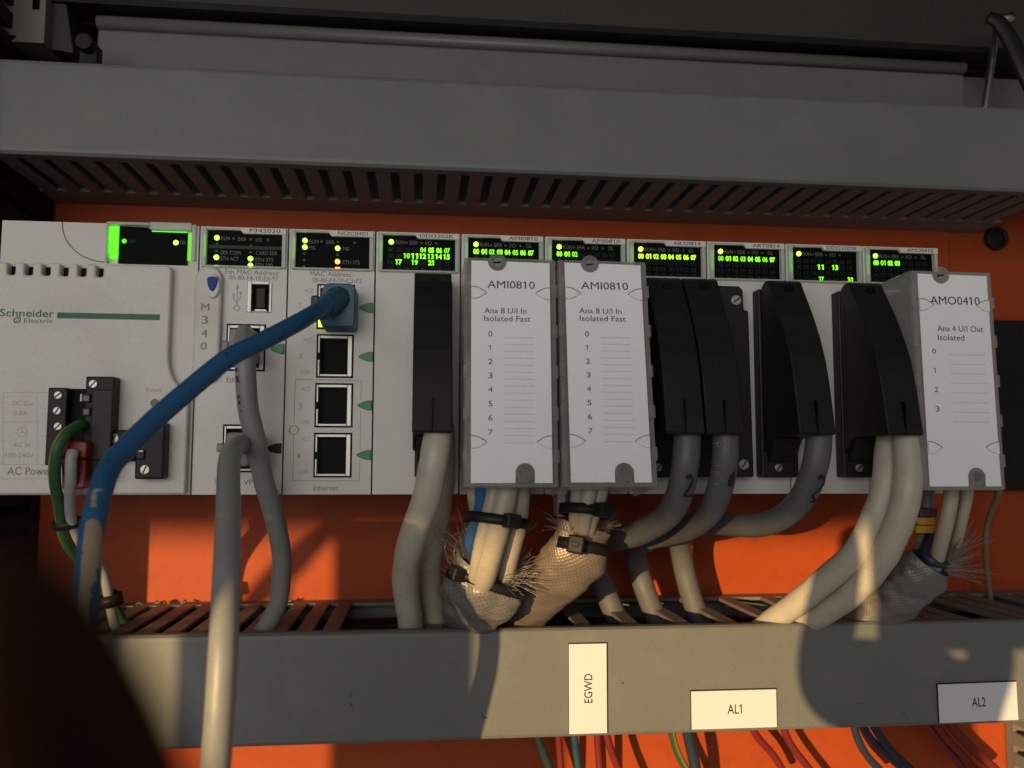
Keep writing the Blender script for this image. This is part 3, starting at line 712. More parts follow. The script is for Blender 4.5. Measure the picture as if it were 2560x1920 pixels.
for s_, X_, Z_ in (('ACT', 38.93, 75.72), ('ACT', 38.93, 56.99), ('LNK', 38.63, 44.91), ('ACT', 38.93, 38.31), ('LNK', 38.93, 26.05), ('ACT', 39.23, 19.81), ('LNK', 38.64, 7.83)):
    write(s_, X_, -0.06, Z_, 1.5, 'paleink', noc, w=3.3)
for s_, X_, Z_ in (('1', 37.3, 69.73), ('2', 37.47, 50.62), ('3', 37.77, 31.86), ('4', 37.64, 13.29)):
    write(s_, X_, -0.06, Z_, 2.0, 'paleink', noc, w=None if s_ == '1' else 1.3)
ln = MB()
a, b, c, d_ = 36.36, 60.73, 5.03, 42.59
for q in ((a, d_, b, d_), (a, c, b, c), (a, c, a, 21.58), (a, 26.03, a, d_), (b, c, b, 12.46), (b, 16.63, b, 31.01), (b, 35.22, b, d_)): seg_(ln, *q, 0.17, -0.05)
ln.ring(a, 23.8, 1.55, 1.8, -0.05, -0.01, 20)
ln.prism([(a+1.3, 23.8+0.3), (a+2.1, 23.8+0.4), (a+1.6, 23.8+1.0)], -0.06, -0.01, 'y')
ln.prism([(a-1.3, 23.8-0.3), (a-2.1, 23.8-0.4), (a-1.6, 23.8-1.0)], -0.06, -0.01, 'y')
ln.build('printed_ring_mark', 'greyink', noc)
write('Ethernet', 43.88, -0.06, 1.49, 1.75, 'greyink', noc, w=53.07-43.88)

# ---- power supply
psu = thing('power_supply_module', (-35, 40, 0), 'wide white power supply with a green stripe at the left end of the rack', 'plc module')
dw = (-33.08, -2.72, 84.82, 99.97)
MB().shell(-70.2, -0.3, 0, 84, 0, 100, [dw+(1.2,)]).build('body', 'white', psu, bevel=1.6, seg=3, weld=True)
ly = -3.6
xl, xr = -70.2, -8.82
xr2 = -1.2
lid = [(xl, 0.4), (xr2, 0.4), (xr2, 38.02)]
zc0, zc1 = 38.02, 51.12
for i in range(1, 9):
    a = math.pi/2*i/8; lid.append((xr2-(xr2-xr)*math.sin(a), zc0+(zc1-zc0)*(1-math.cos(a))))
ztop = 83.87; lid += [(xr, ztop-1.4), (xr-0.5, ztop-0.4), (xr-1.6, ztop)]
nz0 = 79.14
for a, b in ((-35.53, -32.74), (-41.79, -38.73), (-47.89, -44.98), (-54.23, -51.2), (-60.27, -57.25), (-66.15, -63.28)):
    lid += [(b, ztop), (b-0.1, nz0), (a+0.1, nz0), (a, ztop)]
    MB().box(a+0.15, b-0.15, -0.25, -0.02, nz0-0.3, 82.86).build('vent', 'void', psu)
lid += [(xl, ztop)]
MB().prism(lid, ly, -0.03, 'y').build('front_cover', 'white', psu, bevel=0.8, seg=3)
arc = []
for i in range(15):
    a = math.pi/2*i/14
    arc.append((-33.64-(-33.64--49.25)*math.cos(a), -0.01, 100.01-(100.01-85.42)*math.sin(a)))
MB().tube(arc, 0.22, seg=6, sub=2).build('seam', 'greyink', psu)
MB().prism([(-28.96, 85.12), (-4.31, 84.97), (-4.31, 97.23), (-17.4, 97.54), (-18.55, 98.91), (-28.96, 99.21)], 0.1, 1.1, 'y').build('display_window', 'window', psu)
fr = MB()
fr.box(dw[0]-0.3, -32.58, -1.2, 1.1, dw[2]+0.6, dw[3]+0.3); fr.box(-2.63, dw[1]+1.6, -1.2, -0.02, dw[2]+1.6, dw[3]+0.3)
fr.box(-17.75, dw[1], -1.4, 1.0, 97.84, dw[3]+0.8); fr.box(dw[0], -17.89, -1.0, 0.6, dw[3]-0.5, dw[3]+0.6)
fr.build('clear_bezel', 'frame', psu, bevel=0.25, seg=1)
gd = MB(); gd.box(-32.43, -29.17, -0.4, 0.9, 93.79, 98.93); gd.box(-32.16, -29.04, -0.7, 0.9, 88.97, 93.64); gd.box(-31.9, -29.06, -0.2, 0.9, 86.86, 88.81)
gd.build('led_spill_guide', 'guide', psu)
MB().box(-4.15, -2.77, -0.3, 0.9, 86.7, 97.35).build('led_spill_guide', 'led_spill', psu)
MB().box(-17.31, -4.63, -0.2, 0.05, 97.34, 97.63).build('led_spill_guide', 'guide', psu)
lamp(psu, -27.09, 93.52, 'guide', 0.85); lamp(psu, -8.59, 93.47, 'led', 0.95)
write('24V', -25.71, 0.05, 92.9, 1.3, 'dimdigit', psu, w=2.8, name='legend'); write('OK', -7.19, 0.05, 92.83, 1.5, 'legend', psu, w=2.2, name='legend')
yl = ly-0.05
write('Schneider', -67.62, yl, 63.89, 2.6, 'green_print', psu, w=-48.98--67.62, bold=0.012, name='maker_name')
write('Electric', -59.2, yl, 61.72, 1.55, 'green_print', psu, w=-49.35--59.2, name='maker_name')
lg = MB(); lx, lz = -61.51, 62.61
n0 = [(1.25*math.cos(2*math.pi*i/20), 1.15*math.sin(2*math.pi*i/20)) for i in range(20)]
for i in range(20):
    j = (i+1) % 20; sk = lambda p, q: (lx+p[0]*q+p[1]*q*0.25, lz+p[1]*q)
    lg.prism([sk(n0[i], 0.66), sk(n0[i], 1.0), sk(n0[j], 1.0), sk(n0[j], 0.66)], yl-0.03, yl+0.03, 'y')
lg.prism([(lx-0.5, lz-0.7), (lx+0.2, lz-0.1), (lx+0.55, lz+0.75), (lx-0.15, lz+0.1)], yl-0.03, yl+0.03, 'y')
lg.build('maker_emblem', 'green_print', psu)
MB().box(-47.95, -12.16, yl-0.02, yl+0.03, 63.52, 65.65).build('green_stripe', 'green_print', psu)
for s_, a, b, z in (('DC Out', -61.49, -54.32, 31.79), ('0.8A', -61.05, -56.45, 28.36), ('AC In', -60.47, -55.22, 17.13), ('100-240V', -62.97, -53.54, 13.3)):
    write(s_, a, yl, z, 1.6, 'paleink', psu, w=b-a)
write('AC Power', -62.11, yl, 7.23, 2.7, 'greyink', psu, w=-46.89--62.11)
write('Reset', -15.87, yl, 37.15, 1.6, 'paleink', psu, w=-10.41--15.87)
ln = MB()
for q in ((-64.44, 36.45, -50.06, 36.58), (-64.16, 25.9, -49.82, 25.99), (-64.18, 10.89, -49.37, 10.91), (-64.05, 5.82, -46.28, 5.82), (-64.98, 36.45, -63.65, 10.89), (-53.46, 36.58, -52.21, 10.91), (-52.78, 30.98, -50.34, 30.98), (-52.29, 20.99, -49.85, 20.99)):
    seg_(ln, *q, 0.13, ly-0.04)
ln.ring(-57.78, 22.39, 1.6, 1.8, ly-0.04, ly, 18); seg_(ln, -57.85, 23.81, -57.76, 22.1, 0.2, ly-0.04); seg_(ln, -58.57, 22.1, -56.95, 22.11, 0.2, ly-0.04)
tag(ln.build('printed_table', 'paleink', psu), kind='stuff')
ln = MB()
for q in ((-7.88, 21.67, -6.34, 21.68), (-6.34, 21.68, -6.21, 18.07), (-6.68, 15.47, -4.38, 17.79), (-6.39, 15.18, -6.24, 11.15), (-7.91, 11.14, -6.24, 11.15)): seg_(ln, *q, 0.16, ly-0.04)
tag(ln.build('relay_symbol', 'paleink', psu), kind='stuff')
rx, rz = -12.64, 33.09
MB().ring(rx, rz, 1.5, 2.3, ly-0.5, ly+0.02, 20).build('reset_button', 'white2', psu, bevel=0.15, seg=1)
MB().cyl(rx, rz, 1.45, ly-0.1, ly+0.01, 16).build('reset_recess', 'greyink', psu)

# ------------------------------------------------------------------ plugs on the power supply
def screw(t, x, z, y, r=1.7, name='screw'):
    o = MB().cyl(x, z, r, y-0.7, y+0.2, 16).build(name, 'steel', t, bevel=0.25)
    a = random.uniform(0.5, 1.2)
    s_ = MB(); seg_(s_, x-r*0.8*math.cos(a), z-r*0.8*math.sin(a), x+r*0.8*math.cos(a), z+r*0.8*math.sin(a), 0.45, y-0.78)
    s_.build('screw_slot', 'void', o)
t = thing('terminal_plug', (-38.13, -8, 5), 'larger black screw terminal plug on the power supply, with wires attached', 'terminal block', 'black plugs on the power supply')
MB().box(-47.54, -41.12, -9, -3.7, 10.68, 37.95).build('screw_row', 'black2', t, bevel=0.4)
MB().box(-42.56, -36.71, -5, -3.7, 6.85, 37.89).build('trough', 'void', t)
MB().box(-34.69, -24.98, -10, -3.7, 5.56, 42).build('housing', 'black2', t, bevel=0.5)
MB().box(-31.91, -24.78, -11.2, -9.9, 12.53, 37.31).build('rib', 'black', t, bevel=0.4)
for X_, Z_ in ((-43.93, 35.27), (-44.02, 29.76), (-43.49, 24.27)): screw(t, X_, Z_, -9, 1.45)
screw(t, -31.95, 39.29, -10, 1.55)
for X_, Z_ in ((-33.88, 34.17), (-33.67, 29.37)):
    o = MB().box(X_-1.3, X_+1.3, -10.9, -9.9, Z_-1.5, Z_+1.5).build('test_socket', 'black', t, bevel=0.3)
    MB().box(X_-0.9, X_+0.9, -11.0, -10.92, Z_-0.9, Z_+0.8).build('contact', 'greyink', o)
MB().box(-36.94, -36.19, -8.5, -5.1, 33.14, 35.84).build('latch', 'clip_white', t, bevel=0.2, seg=1)
t = thing('terminal_plug', (-17.69, -8, 5), 'smaller black stepped terminal plug partly behind the blue cable', 'terminal block', 'black plugs on the power supply')
MB().box(-28.09, -17.61, -8, -3.7, 12.12, 23.16).build('screw_row', 'black2', t, bevel=0.5)
MB().box(-16.89, -7.03, -10, -3.7, 5.84, 25.85).build('housing', 'black2', t, bevel=0.7)
screw(t, -24.78, 20.18, -8, 1.7); screw(t, -13.23, 9.2, -10, 1.7)
X_, Z_ = -14.93, 14.54
o = MB().box(X_-1.5, X_+1.5, -11.0, -9.9, Z_-1.7, Z_+1.7).build('test_socket', 'black', t, bevel=0.4)
MB().box(X_-1.0, X_+1.0, -11.1, -11.02, Z_+1.0, Z_+1.35).build('contact', 'steel', o)
t = thing('wire_plug', (-37.02, -14, 3), 'dark red plastic plug hanging below the black terminal plug', 'plug')
MB().prism([(-38.36, 19.41), (-31.19, 18.89), (-30.48, 17.79), (-30.93, 13.09), (-39.51, 13.06), (-39.57, 17.19)], -17, -9.5, 'y').build('shoulder', 'red_plug', t, bevel=0.6)
MB().prism([(-39.77, 12.92), (-31.56, 12.95), (-31.52, 3.01), (-35.06, 2.33), (-39.03, 2.61)], -15, -9, 'y').build('barrel', 'red_plug', t, bevel=0.6)

# ------------------------------------------------------------------ paper-fronted terminal covers
def vesica(x0, z0, L_, h_, sgn):
    top_ = [(x0+sgn*L_*i/10, z0+h_/2*math.cos(math.pi/2*(i/10)**1.15)) for i in range(11)]
    bot_ = [(x0+sgn*L_*i/10, z0-h_/2*math.cos(math.pi/2*(i/10)**1.15)) for i in range(9, -1, -1)]
    return top_+bot_
def terminal_cover(label, TL, W, H, ytop, ybot, texts, rows, row0, step, lines_per, u_num, u_l0, u_l1, wires=None, roll=0.0, block='rail'):
    th = -math.atan2(ytop-ybot, H)
    mat = Matrix.Translation(Vector(TL)*S) @ Matrix.Rotation(th, 4, 'X') @ Matrix.Rotation(roll, 4, 'Y')
    t = thing('terminal_cover', TL, label, 'cover', 'clear covers with paper inserts', matrix=mat)
    # terminal block standing between module and cover
    MB().box(2.0, W-2.5, 8, 26, -H+6, -3).build('terminal_block', block, t, bevel=0.6)
    tb = MB()
    for i in range(10): tb.cyl(6.5 if i % 2 else W-7, -9-i*6.3, 1.7, 7.2, 8.05, 12)
    tag(tb.build('terminal_screws', 'void', t), kind='stuff')
    # clear moulding: front plate, walls
    c = MB()
    c.box(-2.1, W+2.1, 0.35, 1.5, -H-1.2, 1.2)
    c.build('front_plate', 'clear', t, bevel=0.4, seg=1)
    for x0_, x1_ in ((-2.4, -1.0), (W+1.0, W+2.4)):
        w_ = MB(); w_.box(x0_, x1_, 1.6, 30, -H-1.4, 1.4); wo = w_.build('side_wall', 'clear', t, bevel=0.3, seg=1)
        n_ = MB()
        for kk in range(5): z_ = -8-kk*14.5; n_.box(x0_-0.25, x1_+0.25, 0.2, 1.55, z_-4.5, z_)
        n_.build('edge_rib', 'clear', wo, bevel=0.2, seg=1)
    MB().box(-0.95, W+0.95, 1.6, 27, 0.2, 1.4).build('top_wall', 'clear', t, bevel=0.3, seg=1)
    MB().box(-0.95, W+0.95, 1.6, 12, -H-1.4, -H-0.3).build('bottom_wall', 'clear', t, bevel=0.3, seg=1)
    # paper with scooped corners for the two captive screws
    ua, ub, ra_ = W*0.33, W*0.665, 3.3
    P_ = [(0, 0)]
    for i in range(11): a = math.pi*i/10; P_.append((ua-ra_*math.cos(a), -0.1-ra_*1.05*math.sin(a)))
    P_ += [(W, -0.3), (W+0.1, -H)]
    for i in range(11): a = math.pi*i/10; P_.append((ub+ra_*math.cos(a), -H+3.4+ra_*math.sin(a))) if i else P_.extend([(ub+ra_, -H), (ub+ra_, -H+3.4)])
    P_ += [(ub-ra_, -H), (0, -H)]
    MB().prism(P_, 0.0, 0.25, 'y').build('paper_insert', 'paper', t)
    for ux_, uz_, nm in ((ua, -0.4, 'top'), (ub, -H+3.3, 'foot')):
        o = MB().ring(ux_, uz_, 1.7, 3.1, -0.9, 1.4, 20).build('captive_screw', 'clear', t, bevel=0.3, seg=1)
        MB().cyl(ux_, uz_, 1.65, 0.1, 1.2, 14).build('screw_core', 'grey_tag' if nm == 'top' else 'rail', o)
        if nm == 'top':
            s_ = MB(); seg_(s_, ux_-1.3, uz_-0.2, ux_+1.3, uz_+0.1, 0.6, 0.02); s_.build('screw_slot', 'void', o)
    for sx_, sgn in ((0.0, 1), (W, -1)):
        for z_ in (-11.6, -H*0.822):
            vp = vesica(sx_, z_, 5.2, 4.3, sgn)
            o = MB().prism(vp, -0.7, -0.02, 'y').build('retaining_tab', 'paper', t, bevel=0.15)
            MB().tube([(a_, -0.72, b_) for a_, b_ in vp[:11]], 0.17, seg=6, sub=2).build('refraction_edge', 'grey_tag', o)  # grey tube paints in the dark refraction edge of the clear tab
            MB().tube([(a_, -0.72, b_) for a_, b_ in vp[10:]], 0.10, seg=6, sub=2).build('lower_edge', 'clip_white', o)
    for s_, u0, u1, v, hh in texts:
        write(s_, u0, -0.05, -v, hh, 'ink', t, w=u1-u0, name='printed_line')
    for i in range(rows):
        write(str(i), u_num, -0.05, -(row0+i*step), 1.85, 'ink', t, w=None if i == 1 else 1.4, align='C', name='channel_number')
        for j in range(lines_per):
            d_ = MB(); v_ = row0+0.35+i*step+j*step/lines_per; u = u_l0
            while u < u_l1: d_.box(u, u+0.24, -0.06, -0.02, -v_, -v_+0.2); u += 0.58
            d_.build('dotted_line', 'greyink', t)
    return t
ami = [('AMI0810', 5.6, 22.2, 9.8, 2.65), ('Ana 8 U/I In', 4.5, 19.2, 18.8, 1.95), ('Isolated Fast', 4.5, 20.6, 21.6, 1.95)]
terminal_cover('clear terminal cover with AMI0810 paper insert, the left one with a blue wire below', (100.1, -32, 82.2), 27.5, 77.2, -32, -38, ami, 8, 27.0, 4.86, 2, 6.6, 11.3, 21.6)
ami2 = [('AMI0810', 5.7, 22.6, 9.8, 2.65), ('Ana 8 U/I In', 4.7, 19.8, 18.8, 1.95), ('Isolated Fast', 4.8, 21.2, 21.6, 1.95)]
terminal_cover('clear terminal cover with AMI0810 paper insert, the right one beside black connectors', (133.3, -30, 82.8), 27.5, 78.2, -30, -42, ami2, 8, 27.3, 4.9, 2, 7.2, 12.2, 22.2)
amo = [('AMO0410', 4.3, 23.6, 11.3, 2.95), ('Ana 4 U/I Out', 6.4, 24.2, 21.3, 2.1), ('Isolated', 6.4, 16.6, 24.6, 2.1)]
terminal_cover('clear terminal cover with AMO0410 paper insert at the right end', (263.4, -34, 81.3), 27.0, 77.4, -34, -36.5, amo, 4, 29.6, 7.0, 2, 4.6, 10.4, 24.2, block='white2')

# ------------------------------------------------------------------ black connector hoods
def hood(label, x0, w, flange=(1.2, 1.2), zt=82.0, marks=False, base=True, yb=-38.0):
    t = thing('connector_hood', (x0+w/2, -18, 6), label, 'connector', 'black cable connectors')
    k = yb/-38.0
    prof = [(-6.1, zt-3.0), (-7.5, zt-1.2), (-10, zt), (-12.5, zt), (-14.2, zt-1), (-15.6*k, zt-3.6), (-19.6*k, 72.4), (-23.4*k, 66.7), (-28*k, 58.4), (-31.5*k, 50.7), (-33.4*k, 44.5), (-34.8*k, 38.8), (-36.6*k, 30), (yb, 23.0), (yb+0.5, 22), (-15, 22), (-11, 20.5), (-8, 17), (-6.1, 16)]
    MB().prism(prof, x0, x0+w, 'x').build('shell', 'black2', t, bevel=2.2, seg=4)
    MB().cyl(x0+w*0.55, zt-4.2, 1.9, -16.6*k, -13, 14).build('screw_recess', 'void', t)
    MB().box(x0+w/2-0.15, x0+w/2+0.15, yb-0.12, yb+5, 22.3, 34).build('parting_line', 'void', t)
    if base:
        MB().box(x0-flange[0], x0+w+flange[1], -6, -0.03, 6.5, 80).build('flange', 'black', t, bevel=0.6)
        MB().prism([(-6.05, 22), (-13, 22), (-10, 15), (-6.05, 12)], x0+1.5, x0+w-1.5, 'x').build('gusset', 'black', t, bevel=0.4)
        screw(t, x0+w/2-1, 10.2, -6, 1.5)
    if marks:
        e = MB(); z_ = 30
        while z_ < 74:
            L_ = random.choice((0.8, 1.2, 1.6)); e.box(x0-0.28, x0+0.2, -9.5, -8.2, z_, z_+L_); z_ += L_+0.9
        tag(e.build('embossed_letters', 'black2', t), kind='stuff')
    return t
hood('black connector hood on the DDI3202K module, feeding two beige cables', 80.3, 13.6, flange=(-0.8, 0.6), zt=81.5, yb=-36.5)
hood('black connector hood on the left ART0814 module, half behind the paper cover, cable marked 2', 167.2, 13.8, flange=(4, 0))
hood('black connector hood with cable marked 1, beside the exposed screw plate', 181.6, 13.4, flange=(0, 0), base=False)
hood('black connector hood on the right ART0814 module, standing alone in the middle', 215.0, 13.4, flange=(0.9, 0.6), marks=True)
hood('black connector hood on the DDO3202K module, next to the AMO0410 cover', 247.6, 13.4, flange=(0.6, 0.6), marks=True)
t = thing('connector_plate', (203, -5, 6), 'black connector plate with two bright screws right of the paired hoods', 'connector')
MB().prism([(181.2, 6.6), (210.2, 6.6), (209.4, 71), (207.6, 71.3), (207.4, 79), (206, 80.6), (181.2, 80.6)], -8, -0.03, 'y').build('plate', 'black', t, bevel=0.7)
pin = MB()
for i in range(18): pin.box(202.5, 203.1, -8.3, -7.9, 14+i*2.9, 15.2+i*2.9)
tag(pin.build('contact_pins', 'black2', t), kind='stuff')
screw(t, 204.38, 74.87, -8, 2.0); screw(t, 206.04, 11.45, -8, 2.0)

# ------------------------------------------------------------------ cables
# blue patch cord
t = thing('network_cable', (7.3, -116, -28.67), 'blue network cable from the top network socket to the lower left', 'cable')
MB().tube([(52.93, -15, 71.5), (51.64, -20, 69.07), (43.75, -40, 58.63), (33.42, -54, 49.34), (25.77, -62, 43.39), (17.35, -70, 33.69), (9.94, -78, 24.11), (5.27, -85, 16.54), (2.85, -91, 10.82), (3.13, -98, 4.16), (3.92, -104, -3.46), (4.83, -108, -9.69), (5.87, -111, -16.34), (6.87, -114, -23.84), (7.35, -116, -31.79), (7.32, -117, -43.91), (6.66, -117, -59.54)], [2.6, 2.7]+[2.95]*15, seg=20, sub=8).build('jacket', 'blue_cable', t)
pl = MB().prism([(46.49, 60.73+2.2), (47.34, 60.73), (58.46, 60.73), (59.03, 61.46), (59.03, 75.35), (57.32, 76.53), (49.04, 76.53), (47.05, 74.47)], -15, -0.6, 'y').build('plug', 'plug_blue', t, bevel=1.0, seg=3)
MB().tube([(53.36, -12, 71.63), (52.17, -17, 69.93), (49.77, -24, 66.02)], [4.6, 4.2, 3.2], seg=14).build('strain_relief', 'plug_blue', t)
for i_ in range(4):
    c_ = Vector((52.53, -15, 70.61)).lerp(Vector((48.21, -28, 64.15)), i_/3); d_ = (Vector((48.21, -28, 64.15))-Vector((52.53, -15, 70.61))).normalized()
    MB().tube([c_-d_*0.5, c_+d_*0.5], 4.5-i_*0.35, seg=16, sub=2).build('boot_rib', 'plug_blue', t, bevel=0.2)
MB().box(42.6, 45.78, -10, -6, 67.27, 72.93).build('latch', 'wire_navy', t, bevel=0.8)
MB().box(44.62, 46.25, -1.4, -0.6, 62.72, 65.15).build('link_lamp', 'led_y', t)

# grey cable looping in front of the lower duct
t = thing('network_cable', (34.03, -100, -59.93), 'grey cable hanging in front of the lower duct from the lower serial socket', 'cable')
MB().tube([(19.88, -10, 18.07), (21.24, -22, 17.88), (21.95, -34, 16.37), (23.38, -46, 12.7), (25.81, -58, 6.71), (28.62, -70, 0.14), (32.16, -86, -8.62), (34.73, -98, -16.55), (36.95, -109, -28.16), (37.53, -113, -41.6), (37.05, -113, -54.9), (35.74, -110, -69.46), (32.78, -100, -103.09)], [3.2, 3.4]+[3.45]*11, seg=20, sub=8).build('jacket', 'grey_cable', t)
MB().box(14.75, 23.15, -13, -0.5, 10.37, 22.41).build('plug', 'grey_tag', t, bevel=1.0)
MB().box(10.01, 12.4, -6.5, -3.5, 15.52, 18.7).build('latch', 'grey_tag', t, bevel=0.5)
# grey cable into the duct
t = thing('network_cable', (22.57, 20, -54.6), 'grey cable curving from the upper processor socket down into the lower duct', 'cable')
MB().tube([(19.11, -8, 59.08), (20.53, -17, 53.2), (22.04, -20, 45.5), (23.21, -19, 31.17), (25.87, -16, 18.42), (27.98, -12, 5.61), (29.56, -8, -1.63), (31.04, 0, -11.63), (31.63, 9, -23.07), (30.78, 15, -32.48), (28.62, 20, -44.1), (22.16, 24, -55.39), (13.8, 28, -67.09)], [3.1, 3.4]+[3.6]*11, seg=20, sub=8).build('jacket', 'grey_cable', t)
MB().box(14.25, 23.17, -12, -0.5, 48.07, 59.78).build('plug', 'grey_tag', t, bevel=1.0)
MB().box(10.67, 13.23, -7, -3.5, 51.7, 55.98).build('latch', 'grey_tag', t, bevel=0.6)


ds = MB()
for a in ((19.64, -23.2, 43.73), (19.99, -23.2, 40.96), (20.29, -23.2, 39.86), (20.6, -22.6, 34.38), (20.88, -22.4, 32.46), (21.61, -21.6, 29.75)):
    ds.box(a[0]-0.25, a[0]+0.25, a[1]-0.3, a[1]+0.3, a[2]-0.55, a[2]+0.55)
tag(ds.build('printed_dashes', 'ink', t), kind='stuff')
def cable(label, pts, r, mat, group=None, cat='cable', name='cable', **kw):
    o = MB().tube(pts, r, seg=20, sub=8, lump=0.05, **kw).build(name, mat)
    return tag(o, label, cat, group)
# beige pair under the DDI hood
cable('front beige cable of the pair below the DDI3202K hood, with a sunlit bend', [(89.47, -26, 26.73), (89.06, -29, 20.81), (87.62, -31, 11.49), (85.6, -28, 0.13), (82.27, -20, -9.54), (79.46, -10, -19.27), (78.08, 4, -31.39), (78.8, 13, -40.96), (80.22, 21, -51.55), (81.12, 27, -65.21)], 4.95, 'beige_cable', 'beige cables')
cable('rear beige cable of the pair below the DDI3202K hood', [(90.01, -20, 27.01), (90.82, -14, 17.16), (91.14, -5, 5.45), (89.88, 6, -10.15), (87.7, 15, -24.54), (87.77, 24, -36.58), (89.58, 30, -48.62), (90.71, 33, -58.77), (91.54, 36, -70.64)], 4.9, 'beige_cable', 'beige cables')
# slate cables from the three hoods on the right
def marked(label, digit, dp, dh, pts, r):
    t = thing('cable', pts[-1], label, 'cable', 'slate multicore cables')
    MB().tube(pts, r, seg=20, sub=8).build('jacket', 'dark_cable', t)
    return t
def mark_on(t, strokes, w_=1.1):
    """Hand-drawn felt-pen numeral lying on the jacket."""
    MB().tube(strokes, w_*0.5, seg=8, sub=5, flat_=0.35).build('pen_mark', 'ink', t)
cA = [(177.5, -28, 25.87), (177.38, -29, 20.15), (176.35, -29, 10.25), (175.55, -24, 0.21), (174.25, -13, -7.61), (169.7, 4, -14.55), (165.08, 18, -18.24), (159.85, 32, -20.79), (158.16, 44, -26.34), (160.4, 50, -34.27), (164.69, 52, -44.12), (168.4, 52, -52.83), (173.14, 52, -64.12)]
t = marked('thick slate cable with hand-drawn 2, bending left under the AMI0810 cover', '2', 0, 0, cA, 4.85)
mark_on(t, [(175.31, -34.4, 6.71), (176.33, -34.4, 7.82), (177.24, -34.2, 6.71), (177.07, -34.2, 5.05), (176, -33.4, 2.81), (174.93, -32.6, 0.85), (176.69, -32, 0.54), (178.46, -31, 0.78)])
cB = [(191.65, -28, 25.97), (191.46, -29, 20.22), (191.36, -28, 11.69), (191.09, -22, 1.53), (190.64, -12, -6.56), (188.92, 4, -13.12), (186.52, 22, -17.12), (180.86, 40, -21.35), (178.04, 50, -28.01), (180.78, 54, -36.74), (183.6, 54, -45.54), (186.78, 54, -53.45), (191.74, 54, -64.86)]
t = marked('thick slate cable with a hand-drawn 1 stroke, between the two marked 2', '1', 0, 0, cB, 4.7)
mark_on(t, [(192.96, -31.2, 11), (192.6, -31.2, 7.49), (192.53, -29.6, 3.93)], 1.9)
def print_along(t, s_, pts, h_, mat, step):
    """Letters stamped one by one along a jacket, reading upward."""
    for i, ch in enumerate(s_):
        if ch == ' ': continue
        f_ = i/(len(s_)-1)*(len(pts)-1); k_ = min(int(f_), len(pts)-2); q = Vector(pts[k_]).lerp(Vector(pts[k_+1]), f_-k_)
        d_ = Vector(pts[k_+1])-Vector(pts[k_])
        write(ch, q.x, q.y, q.z, h_, mat, t, name='stamped_letter', rot=math.atan2(d_.z, d_.x))
print_along(t, 'TILE 24G1 Q', [(189.32, -3.6, -12.23), (189.29, -15, -7.54), (189.04, -23.4, -1.99), (188.5, -29.4, 3.93), (188.16, -33.2, 11.01), (187.93, -34.2, 17.57)], 1.7, 'legend', 2.6)
cC = [(226.73, -28, 26.21), (225.55, -30, 18.93), (224.26, -29, 10.33), (223, -22, 0.03), (219.84, -12, -7.87), (215.24, 0, -12.03), (209.32, 10, -12.75), (203.57, 22, -12.97), (199.46, 38, -15.83), (198.19, 48, -22.56), (200.99, 54, -33.43), (203.72, 55, -44.2), (206.53, 55, -53.05), (211.29, 55, -65.43)]
t = marked('thick slate cable with hand-drawn 2, sweeping left from the lone hood', '2', 0, 0, cC, 4.75)
mark_on(t, [(223.44, -33.6, 6.42), (224.75, -33.4, 7.69), (226.14, -32.6, 6.4), (225.73, -32.4, 4.42), (223.99, -32.2, 2.44), (222.39, -31.4, 0.71), (223.63, -29.6, -1.35), (222.21, -29.4, -1.92)])
# beige pair under the DDO hood
cable('right-hand beige cable below the DDO3202K hood, nearest the AMO0410 cover', [(261.74, -26, 28.01), (260, -29, 21.29), (258.12, -32, 7.83), (256.34, -32, -2.45), (254.38, -29, -11.92), (251.71, -23, -22.98), (248.09, -11, -35.37), (243.39, 5, -46.24), (239.66, 17, -53.22), (233.75, 27, -61.21)], 5.1, 'beige_cable', 'beige cables')
cable('left-hand beige cable below the DDO3202K hood, running into the slats first', [(259.85, -20, 26.77), (257.4, -21, 19.23), (254.16, -24, 7.68), (252.45, -24, -0.67), (249.69, -22, -8.81), (245.09, -17, -21.25), (238.42, -6, -32.67), (232.72, 9, -44.41), (227.53, 20, -52.92), (222.41, 29, -61.07)], 4.9, 'beige_cable', 'beige cables')

